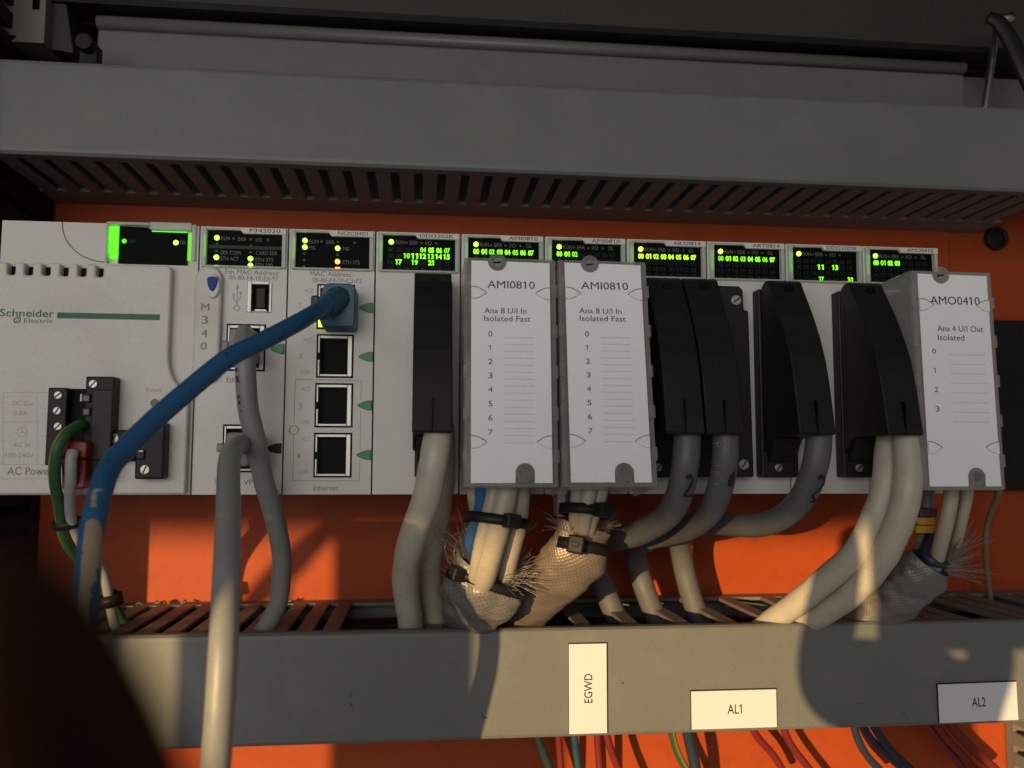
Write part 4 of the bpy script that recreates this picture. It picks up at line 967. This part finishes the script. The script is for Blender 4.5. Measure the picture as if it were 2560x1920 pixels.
# ---- cable ties
def cable_tie(label, c, axis, a, ra, rb, head, w_=3.6, tail=None, hs=(5.2, 5.0, 5.6)):
    """Strap round an elliptical bundle: c centre, axis bundle direction, a first radius direction, head = angle of the lock."""
    t = thing('cable_tie', c, label, 'cable tie', 'black cable ties')
    c, ax = Vector(c), Vector(axis).normalized(); u = Vector(a); u = (u-ax*u.dot(ax)).normalized(); v = ax.cross(u)
    mb = MB(); n_ = 28
    for i in range(n_):
        an = 2*math.pi*i/n_
        for rr_, hh in ((0, -w_/2), (1.1, -w_/2), (1.1, w_/2), (0, w_/2)):
            mb.v.append(tuple(c+u*(ra+rr_)*math.cos(an)+v*(rb+rr_)*math.sin(an)+ax*hh))
    for i in range(n_):
        j = (i+1) % n_
        for q in range(4): mb.face((i*4+q, j*4+q, j*4+(q+1) % 4, i*4+(q+1) % 4), 0, True)
    mb.build('strap', 'tie', t)
    an = R(head); o_ = (u*math.cos(an)+v*math.sin(an)).normalized(); tg = ax.cross(o_)
    hc = c+u*ra*math.cos(an)+v*rb*math.sin(an)+o_*(hs[2]/2-0.2)
    hb = MB()
    hb.v += [tuple(hc+tg*sx_*hs[0]/2+ax*sy_*hs[1]/2+o_*sz_*hs[2]/2) for sz_ in (-1, 1) for sy_ in (-1, 1) for sx_ in (-1, 1)]
    for q in ((0, 2, 3, 1), (4, 5, 7, 6), (0, 1, 5, 4), (2, 6, 7, 3), (0, 4, 6, 2), (1, 3, 7, 5)): hb.face(q)
    ho = hb.build('lock', 'tie', t, bevel=0.7)
    pw = MB(); k_ = hc+o_*(hs[2]/2+0.05)
    pw.v += [tuple(k_+tg*sx_*1.2+ax*sy_*0.9) for sy_ in (-1, 1) for sx_ in (-1, 1)]+[tuple(k_+o_*0.5+tg*sx_*1.0+ax*sy_*0.7) for sy_ in (-1, 1) for sx_ in (-1, 1)]
    for q in ((0, 2, 3, 1), (4, 5, 7, 6), (0, 1, 5, 4), (2, 6, 7, 3), (0, 4, 6, 2), (1, 3, 7, 5)): pw.face(q)
    pw.build('pawl', 'tie', ho)
    if tail: MB().tube([hc]+[Vector(p) for p in tail], [1.5, 1.5]+[1.3]*(len(tail)-1), seg=8, flat_=0.45).build('tail', 'tie', t)
    return t

# ---- braided sleeves with cores
def strands(t, roots, n_, spread, length, r=0.09, curl=1.0):
    mb = MB()
    for i in range(n_):
        p, d_ = random.choice(roots); p, d_ = Vector(p), Vector(d_).normalized()
        j = Vector((random.uniform(-1, 1), random.uniform(-1, 1), random.uniform(-1, 1)))
        d2 = (d_+j*spread).normalized(); L_ = length*random.uniform(0.4, 1.1)
        k_ = Vector((random.uniform(-1, 1), random.uniform(-1, 1), random.uniform(-1, 1)))*L_*0.22*curl
        p = p+j*1.6
        mb.tube([p, p+d2*L_*0.5+k_*0.5, p+d2*L_+k_], r, seg=4, sub=4, cap=False)
    return tag(mb.build('frayed_strands', 'strand', t), kind='stuff')

# sleeve under the left AMI0810 cover
t = thing('braided_sleeve', (101.13, 20, -54.04), 'frayed braided shield sleeve below the left AMI0810 cover, next to the beige cables', 'shield sleeve', 'braided shield sleeves')
MB().tube([(109.84, -4, -28.78), (108, -3, -31.52), (106, 0, -36.33), (104.37, 7, -42.17), (102.77, 16, -48.7), (101.71, 25, -55.02), (100.29, 34, -67.17)], [13.4, 14.6, 14.6, 13.2, 10.8, 8.2, 6.5], seg=44, sub=10, flat_=0.6, cap=False, lump=0.17).build('braid', 'braid', t)
MB().tube([(109.11, -2, -30.21), (106.89, 0, -34.87)], [10.2, 8], seg=20, flat_=0.55).build('filler', 'wire_tan', t)
rootsB = [((117.39, -6, -29.77), (1, -0.25, 0.05)), ((119.09, -4, -27.12), (1, -0.1, 0.35)), ((114.52, -8, -31.2), (1, -0.4, -0.1)), ((102.7, -4, -26.95), (-0.4, -0.2, 1)), ((100.06, -4, -29.83), (-0.5, -0.2, 1)), ((101.31, -2, -24.25), (-0.2, -0.1, 1))]
strands(t, rootsB[:3], 130, 0.45, 9, curl=1.6)
o = strands(t, rootsB[3:], 130, 0.42, 13, curl=2.2)
big = MB()
for a in ([(100.39, -6, -28.13), (94.8, -10, -25.41), (92.37, -12, -18.75), (94.99, -10, -14.67), (105.31, -8, -11.72)], [(99.64, -6, -26.67), (95.77, -10, -21.13), (97.99, -8, -14.86), (100.72, -6, -13.6)], [(101.09, -6, -23.79), (94.73, -10, -17.82), (90.36, -10, -15.35)], [(102.54, -6, -20.89), (96.46, -10, -16.11), (91.78, -10, -12.06)], [(120.33, -6, -15.19), (124.56, -8, -12.41), (126.35, -8, -10.37)], [(121.84, -6, -22.52), (123.82, -8, -21.16)]):
    big.tube(a, 0.12, seg=5, sub=6)
tag(big.build('stray_hairs', 'strand', t), kind='stuff')
def core(label, pts, r, mat, group, **kw): return cable(label, pts, r, mat, group, 'wire', 'wire', **kw)
core('leftmost ivory wire entering the frayed sleeve under the left paper cover', [(101.71, -22, 5.15), (102.15, -20, 0.17), (103.72, -14, -8.67), (106.38, -6, -19.47), (108.38, 2, -32.22)], 2.3, 'wire_beige', 'ivory wires under the AMI0810 covers')
core('bright blue wire among the ivory wires under the left paper cover', [(104.32, -23, 5.88), (104.63, -21, 0.21), (104.38, -17, -7.05), (102.84, -10, -13.28), (102.13, -3, -21.21), (104.73, 4, -32.45)], 2.6, 'wire_blue', 'wires under the AMI0810 covers')
core('second ivory wire, right of the blue one under the left paper cover', [(109.18, -24, 5.9), (108.5, -24, -1.06), (106.52, -23, -9.44), (104.81, -20, -18.03), (103.83, -14, -26.43), (103.5, -6, -32.5)], 2.7, 'wire_beige', 'ivory wires under the AMI0810 covers')
core('third and thickest ivory wire in the middle under the left paper cover', [(113.97, -24, 5.9), (112.77, -25, -1.02), (110.65, -24, -10.77), (108.78, -20, -19.46), (107.15, -14, -27.88), (106.46, -6, -33.98)], 4.0, 'wire_beige', 'ivory wires under the AMI0810 covers')
core('rightmost ivory wire with a brownish cast under the left paper cover', [(119.2, -18, 4.62), (118.64, -18, -2.79), (117.62, -17, -11.37), (116.04, -13, -20.27), (114.71, -6, -29.74)], 3.6, 'wire_beige', 'ivory wires under the AMI0810 covers')
cable_tie('black cable tie round the wires below the left AMI0810 paper cover', (110.84, -17, -8.78), (0.15, 0.1, 1), (1, 0, -0.15), 11.2, 12.0, -75)
cable_tie('black cable tie round the fraying mouth of the left braided sleeve', (109.12, -2, -32.11), (0.35, -0.05, 1), (1, 0, -0.3), 14.6, 9.6, -140, w_=3.2)

# sleeve under the right AMI0810 cover
t = thing('braided_sleeve', (125.72, 26, -53.26), 'smooth copper-tinted braided sleeve slanting left below the right AMI0810 cover', 'shield sleeve', 'braided shield sleeves')
MB().tube([(144.37, -8, -11.64), (143.45, -8, -14.58), (142.41, -7, -19.07), (140.33, -5, -24.28), (136.74, -1, -29.47), (132.59, 6, -36.08), (128.35, 15, -44.47), (125.56, 22, -50.63), (122.31, 32, -59.16)], [10.6, 9.2, 10.6, 11.8, 11.8, 10.4, 8.4, 7.4, 6.8], seg=44, sub=10, flat_=0.62, cap=False, lump=0.1).build('braid', 'braid_warm', t)
MB().tube([(144.44, -6, -13.28), (143.4, -5, -16.91)], [10.2, 9.0], seg=20, flat_=0.55).build('filler', 'wire_tan', t)
strands(t, [((135.03, -8, -11), (-1, -0.2, 0.4)), ((151.95, -8, -10.8), (1, -0.2, 0.4)), ((139.95, -14, -13.17), (0.2, -1, 0.3)), ((149.27, -12, -12.67), (0.5, -0.6, 0.5))], 80, 0.4, 6)
core('left ivory wire under the right paper cover', [(139.07, -24, 5.2), (139.12, -22, -1.23), (139.61, -16, -8.7), (141.94, -8, -15.89)], 2.7, 'wire_beige', 'ivory wires under the AMI0810 covers')
core('middle ivory wire under the right paper cover', [(143.08, -27, 5.28), (142.1, -26, -1.05), (142.27, -19, -8.51), (143.4, -9, -16.54)], 2.7, 'wire_beige', 'ivory wires under the AMI0810 covers')
core('right ivory wire under the right paper cover', [(147.8, -25, 5.23), (146.24, -24, -1.15), (145, -17, -8.66), (145.05, -9, -16.55)], 2.6, 'wire_beige', 'ivory wires under the AMI0810 covers')
core('thin dark blue wire right of the ivory wires under the right paper cover', [(150.63, -20, 5.09), (149.18, -17, -1.48), (146.89, -12, -10.47), (146.55, -6, -16.84)], 1.7, 'wire_teal', 'wires under the AMI0810 covers')
core('thin dark blue wire left of the ivory wires under the right paper cover', [(138.53, -14, 2.03), (138.54, -13, -3.39), (139.49, -10, -10.58), (141.39, -6, -16.8)], 1.7, 'wire_teal', 'wires under the AMI0810 covers')
cable_tie('black cable tie round the wires just below the right AMI0810 paper cover', (142.28, -19, -5.37), (0.12, 0.15, 1), (1, 0, -0.2), 8.4, 8.4, -68)
cable_tie('black cable tie pinching the neck of the copper-tinted sleeve', (142.83, -8, -18.98), (0.2, 0.1, 1), (1, 0, -0.15), 9.0, 7.4, -108, w_=4.2, hs=(6, 6.5, 5.6))
t = thing('cable_clip', (147.79, 20, -9.65), 'white nylon clip behind the wires below the right AMI0810 cover', 'clip')
MB().box(137.34, 140.56, 12, 24, -9.38, 0.56).build('left_arm', 'clip_white', t, bevel=0.6)
MB().box(141.67, 156.06, 18, 24, -9.65, 0.33).build('back', 'clip_white', t, bevel=0.6)
MB().box(154.9, 157.24, 12, 24, -9.29, 0.54).build('right_arm', 'clip_white', t, bevel=0.6)

# sleeve under the AMO cover
t = thing('braided_sleeve', (267.53, 24, -55.32), 'grey braided sleeve with a splayed brush of strands under the AMO0410 cover', 'shield sleeve', 'braided shield sleeves')
MB().tube([(283.82, -2, -26.77), (282.26, 0, -29.65), (280.25, 4, -35.33), (277.02, 9, -41.57), (272.45, 15, -48.57), (268.57, 21, -54.78), (265.1, 30, -63.08)], [8.6, 9.6, 10.2, 10.0, 9.6, 9.6, 9.0], seg=44, sub=10, flat_=0.7, cap=False, lump=0.2).build('braid', 'braid', t)
MB().tube([(284.69, 0, -27.8), (283.08, 2, -31.48)], [8.0, 7.0], seg=20, flat_=0.65).build('filler', 'wire_navy', t)
strands(t, [((288.52, -4, -27.67), (1, -0.2, 0.55)), ((290.31, -4, -25.05), (0.9, -0.1, 1)), ((292.44, -3, -22.07), (0.75, 0, 1.2)), ((289.43, -4, -29.69), (1, -0.2, 0.15))], 150, 0.42, 12, curl=1.4)
core('left ivory wire under the AMO0410 cover', [(284.87, -16, 5.73), (284.2, -16, -1.85), (282.75, -14, -12.55), (284.41, -6, -24), (287.98, 4, -33.06)], 2.75, 'wire_beige', 'wires under the AMO0410 cover')
core('right ivory wire under the AMO0410 cover', [(292.72, -14, 5.68), (292.74, -13, -1.24), (292.37, -10, -9.85), (293.89, -3, -19.74), (294.44, 6, -31.8)], 2.2, 'wire_beige', 'wires under the AMO0410 cover')
core('dark blue wire dipping into the grey sleeve under the AMO0410 cover', [(286.78, 2, -16.21), (284.01, 0, -19.95), (280.66, -3, -23.52), (282.02, -6, -25.82), (287.57, -5, -27.23)], 1.9, 'wire_navy', 'wires under the AMO0410 cover')
core('pale wire hanging from the yellow marker', [(284.3, 4, -15.57), (284.63, 6, -20.54), (283.93, 8, -25.54), (285.13, 12, -34.09)], 2.0, 'wire_white', 'wires under the AMO0410 cover')
t = thing('wire_marker', (284.91, 2, -16.04), 'yellow wire marker with purple and grey rings beside the beige cables', 'marker')
MB().box(277.76, 285.26, -4, 3, -12.08, -9.28).build('yellow_ring', 'yellow_tag', t, bevel=0.3)
MB().box(277.29, 284.62, -4, 3, -15.35, -12.39).build('yellow_ring', 'yellow_tag', t, bevel=0.3)
MB().box(279.66, 287.03, -3, 3, -9.04, -5.9).build('purple_ring', 'purple_tag', t, bevel=0.3)
MB().tube([(284.27, 0, -5.92), (284.75, 0, -2.6), (285.26, 0, 1.37)], 2.6, seg=14).build('grey_sleeve', 'grey_tag', t)
core('thin tan wire dangling beyond the AMO0410 cover in front of the orange plate', [(352.07, 50, 3.23), (354.1, 55, -3.47), (354.51, 62, -13.27), (354.78, 66, -23.09), (357.31, 70, -36.91), (361.11, 74, -50.56), (363.68, 76, -60.94)], 1.3, 'wire_tan', None)

# ---- earth and supply wires at the left
core('green and yellow earth wire curving out of the black terminal plug', [(-34.75, -8, 24.93), (-34.87, -14, 24.14), (-36.35, -20, 21.32), (-38.17, -22, 16.54), (-39.62, -20, 11.17), (-41.6, -14, 4.28), (-43.13, -6, -3.23), (-44.84, 2, -11.65), (-45.71, 8, -17.05), (-44.99, 16, -23.15), (-43.68, 24, -28.89), (-40.28, 34, -39.21), (-36.08, 40, -49.96), (-32.32, 44, -60.28)], 1.95, ['wire_yellow', 'wire_green'], 'wires from the power supply', two=(0, 1))
core('pale grey wire rising from the red plug beside the earth wire', [(-34.4, -19, 15.51), (-34.4, -20, 12.53), (-35.38, -17, 5.72), (-38.42, -9, -1.42), (-40.5, -1, -8.89), (-40.8, 8, -17.09), (-39.07, 18, -24.02), (-38.06, 24, -29.56), (-37.36, 28, -37.12), (-36.37, 30, -45.11), (-34.74, 32, -53.94), (-33.36, 36, -64.82)], 1.9, 'wire_white', 'wires from the power supply')
cable_tie('black cable tie joining the earth wire and the pale wire under the power supply', (-42.7, 2, -10.24), (-0.15, -0.2, 1), (1, 0, 0.1), 4.6, 3.0, -20, w_=3, hs=(3.6, 4, 4))
cable_tie('black cable tie on the pale wire where it enters the lower duct', (-36.5, 30, -42.04), (0.2, 0.1, -1), (1, 0, 0.2), 3.4, 3.2, -100, w_=4.5, hs=(4.4, 5.6, 4))

# ---- engraved labels on the lower duct
def plate(label, x0, x1, z0, z1, text, h_, w_, rot=0.0, tilt=0.0):
    cx_, cz_ = (x0+x1)/2, (z0+z1)/2
    mat = Matrix.Translation(Vector((cx_, LY-0.05, cz_))*S) @ Matrix.Rotation(R(tilt), 4, 'Y')
    t = thing('engraved_label', (cx_, LY, cz_), label, 'label', 'cream labels on the lower duct', matrix=mat)
    hx, hz = (x1-x0)/2, (z1-z0)/2
    MB().box(-hx, hx, -0.9, 0, -hz, hz).build('core_and_shadow', 'edge_and_shadow', t)
    MB().box(-hx+0.05, hx-0.25, -1.25, -0.92, -hz+0.05, hz-0.3).build('cream_face', 'label', t, bevel=0.1, seg=1)  # inset at the right leaves a dark line as painted cast shadow
    if rot: write(text, h_/2, -1.3, 0, h_, 'ink', t, w=w_, align='C', rot=rot, name='engraved_text', bold=0.008)
    else: write(text, 0, -1.3, -h_/2, h_, 'ink', t, w=w_, align='C', name='engraved_text', bold=0.008)
plate('upright cream label reading EGWD on the lower duct', 140.92, 155.96, -91.4, -57.46, 'EGWD', 3.1, 10.9, math.pi/2)
plate('cream label reading AL1 in the middle of the lower duct', 189.06, 223.73, -91.15, -76.39, 'AL1', 3.5, 5.8)
plate('cream label reading AL2 at the right end of the lower duct', 291.01, 325.13, -91.47, -76.08, 'AL2', 3.5, 6.0, tilt=-0.6)

# ---- wires below the lower duct
low = [
 ('dark green wire, leftmost of the wires below the lower duct', [(135.18, 60, -101.23), (136.52, 62, -110.44), (141.45, 64, -122.39), (146.77, 66, -136.16)], 2.3, 'wire_bottle'),
 ('dark red wire just right of the dark green one below the lower duct', [(144.81, 60, -101.5), (145.81, 63, -111.04), (147.16, 66, -124.14), (147.82, 68, -136.96)], 1.8, 'wire_red'),
 ('teal wire under the EGWD label', [(151.44, 58, -101.11), (152.47, 60, -110.3), (154.22, 62, -122.99), (154.71, 62, -134.95)], 1.9, 'wire_teal'),
 ('straight red wire below the right edge of the EGWD label', [(163.18, 62, -102.61), (163.53, 64, -111.9), (164.78, 66, -124.73), (164.88, 66, -136.84)], 1.9, 'wire_red'),
 ('curved red wire right of the EGWD label below the duct', [(166.01, 60, -102.11), (167.83, 62, -111.4), (172.73, 64, -124.31), (179.49, 66, -137.38)], 1.9, 'wire_red'),
 ('yellow-green wire left of the AL1 label below the duct', [(195.31, 58, -102.35), (196.72, 60, -109.92), (199.77, 62, -118.47), (205.24, 64, -128.03), (210.93, 66, -138.55)], 1.9, ['wire_yellow', 'wire_green']),
 ('thick navy wire under the left corner of the AL1 label', [(201.03, 54, -101.34), (202.98, 56, -109.73), (206.33, 58, -123.38), (207.4, 58, -135.41)], 2.9, 'wire_navy'),
 ('red wire slanting right under the AL1 label', [(232.66, 62, -103.7), (237.41, 64, -112.4), (246.17, 66, -122.18), (252.53, 68, -131.96)], 1.9, 'wire_red'),
 ('red wire bending sharply right of the AL1 label', [(247.87, 60, -103.55), (250.6, 62, -112.17), (255.85, 64, -120.05), (264.16, 66, -129.88), (271.58, 66, -139.03)], 1.9, 'wire_red'),
 ('left navy wire of three below the duct between the AL1 and AL2 labels', [(281.24, 60, -103.6), (284.28, 62, -113.19), (290.05, 64, -122.94), (299.96, 66, -132.91)], 2.0, 'wire_navy'),
 ('middle navy wire of three below the duct between the AL1 and AL2 labels', [(282.99, 56, -102.49), (287.94, 58, -112.06), (297.94, 60, -121.86), (310.37, 62, -131.85)], 2.0, 'wire_navy'),
 ('right navy wire of three below the duct between the AL1 and AL2 labels', [(286.88, 54, -102.02), (290.4, 56, -108.87), (298.81, 58, -119.46), (311.17, 60, -130.29)], 2.1, 'wire_navy'),
 ('left pinkish red wire of three below the AL2 label', [(314.23, 60, -103.62), (320.98, 62, -112.5), (330.13, 64, -122.44), (340.51, 66, -133.41)], 2.2, 'wire_red'),
 ('middle red wire of three below the AL2 label', [(318.09, 58, -103.16), (324.46, 60, -111.99), (333.99, 62, -121.9), (345.17, 64, -132.87)], 2.2, 'wire_red'),
 ('right red wire of three below the AL2 label', [(323.48, 56, -102.73), (329.9, 58, -110.65), (340.98, 60, -121.47), (353.76, 62, -132.46)], 2.6, 'wire_red'),
]
for lab, pts, r_, mt in low:
    core(lab, pts, r_*0.87, mt, 'wires below the lower duct', **({'two': (1, 0)} if isinstance(mt, list) else {}))

# ---- specks of swarf on the back edge of the lower duct
sw = MB()
for a in ((-33.71, 84, -52.16), (-32.41, 83, -51.3), (-31.27, 84, -52.02), (-34.17, 82, -52.18), (-29.29, 82, -52.61), (24.23, 84, -50.48), (23.53, 84, -51.19), (-23.44, 83, -52.86), (-41.41, 82, -53.13)):
    for q in range(3):
        c_ = Vector(a)+Vector((random.uniform(-1, 1), random.uniform(-1, 1), 0)); c_.z = LZ1+0.25
        mb_ = [c_+Vector((random.uniform(-1.3, 1.3), random.uniform(-0.8, 0.8), random.uniform(0, 1.3))) for _ in range(3)]
        sw.tube([tuple(p) for p in mb_], 0.22, seg=5, sub=3)
tag(sw.build('swarf', 'wire_tan'), 'scraps of swarf lying on the back edge of the lower duct', 'debris', kind='stuff')

# ---- the photographer's hand: one finger reaches in front of the lens at the lower left
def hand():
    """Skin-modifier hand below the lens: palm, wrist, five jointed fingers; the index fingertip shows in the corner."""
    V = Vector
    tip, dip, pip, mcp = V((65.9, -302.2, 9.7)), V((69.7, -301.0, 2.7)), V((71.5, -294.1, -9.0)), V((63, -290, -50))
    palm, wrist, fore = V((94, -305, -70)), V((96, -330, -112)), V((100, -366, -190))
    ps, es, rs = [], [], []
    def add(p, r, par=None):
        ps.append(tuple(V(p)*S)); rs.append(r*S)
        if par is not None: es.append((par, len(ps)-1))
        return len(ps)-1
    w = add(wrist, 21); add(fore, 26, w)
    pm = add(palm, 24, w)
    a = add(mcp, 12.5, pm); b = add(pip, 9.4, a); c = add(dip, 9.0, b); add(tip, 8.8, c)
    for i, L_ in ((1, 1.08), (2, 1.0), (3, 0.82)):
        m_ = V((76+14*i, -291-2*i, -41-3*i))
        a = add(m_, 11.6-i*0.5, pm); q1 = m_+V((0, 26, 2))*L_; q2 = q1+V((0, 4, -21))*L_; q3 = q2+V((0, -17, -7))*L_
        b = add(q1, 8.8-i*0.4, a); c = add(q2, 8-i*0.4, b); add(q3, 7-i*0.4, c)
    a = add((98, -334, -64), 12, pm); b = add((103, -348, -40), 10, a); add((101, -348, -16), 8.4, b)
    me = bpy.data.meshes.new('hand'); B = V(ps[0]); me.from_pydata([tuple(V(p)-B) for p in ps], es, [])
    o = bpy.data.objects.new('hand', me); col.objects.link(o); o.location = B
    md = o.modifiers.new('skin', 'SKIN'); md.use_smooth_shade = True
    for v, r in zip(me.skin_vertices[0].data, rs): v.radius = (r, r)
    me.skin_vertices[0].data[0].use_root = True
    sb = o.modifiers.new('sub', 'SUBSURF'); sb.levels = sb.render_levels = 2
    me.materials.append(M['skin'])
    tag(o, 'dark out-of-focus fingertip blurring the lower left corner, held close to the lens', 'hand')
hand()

t = thing('smartphone', (127, -334, -36), 'dark smartphone held in the hand at the viewpoint, shading the right of the duct', 'phone')
MB().box(63, 201, -337.5, -330.5, -36, 31).build('body', 'black2', t, bevel=3, seg=4)
MB().box(66, 198, -338.0, -337.55, -33.5, 28.5).build('screen_glass', 'window', t, bevel=0.2)
MB().cyl(83.6, 13.1, 4.2, -330.6, -329.4, 20).build('lens_ring', 'black', t, bevel=0.3)
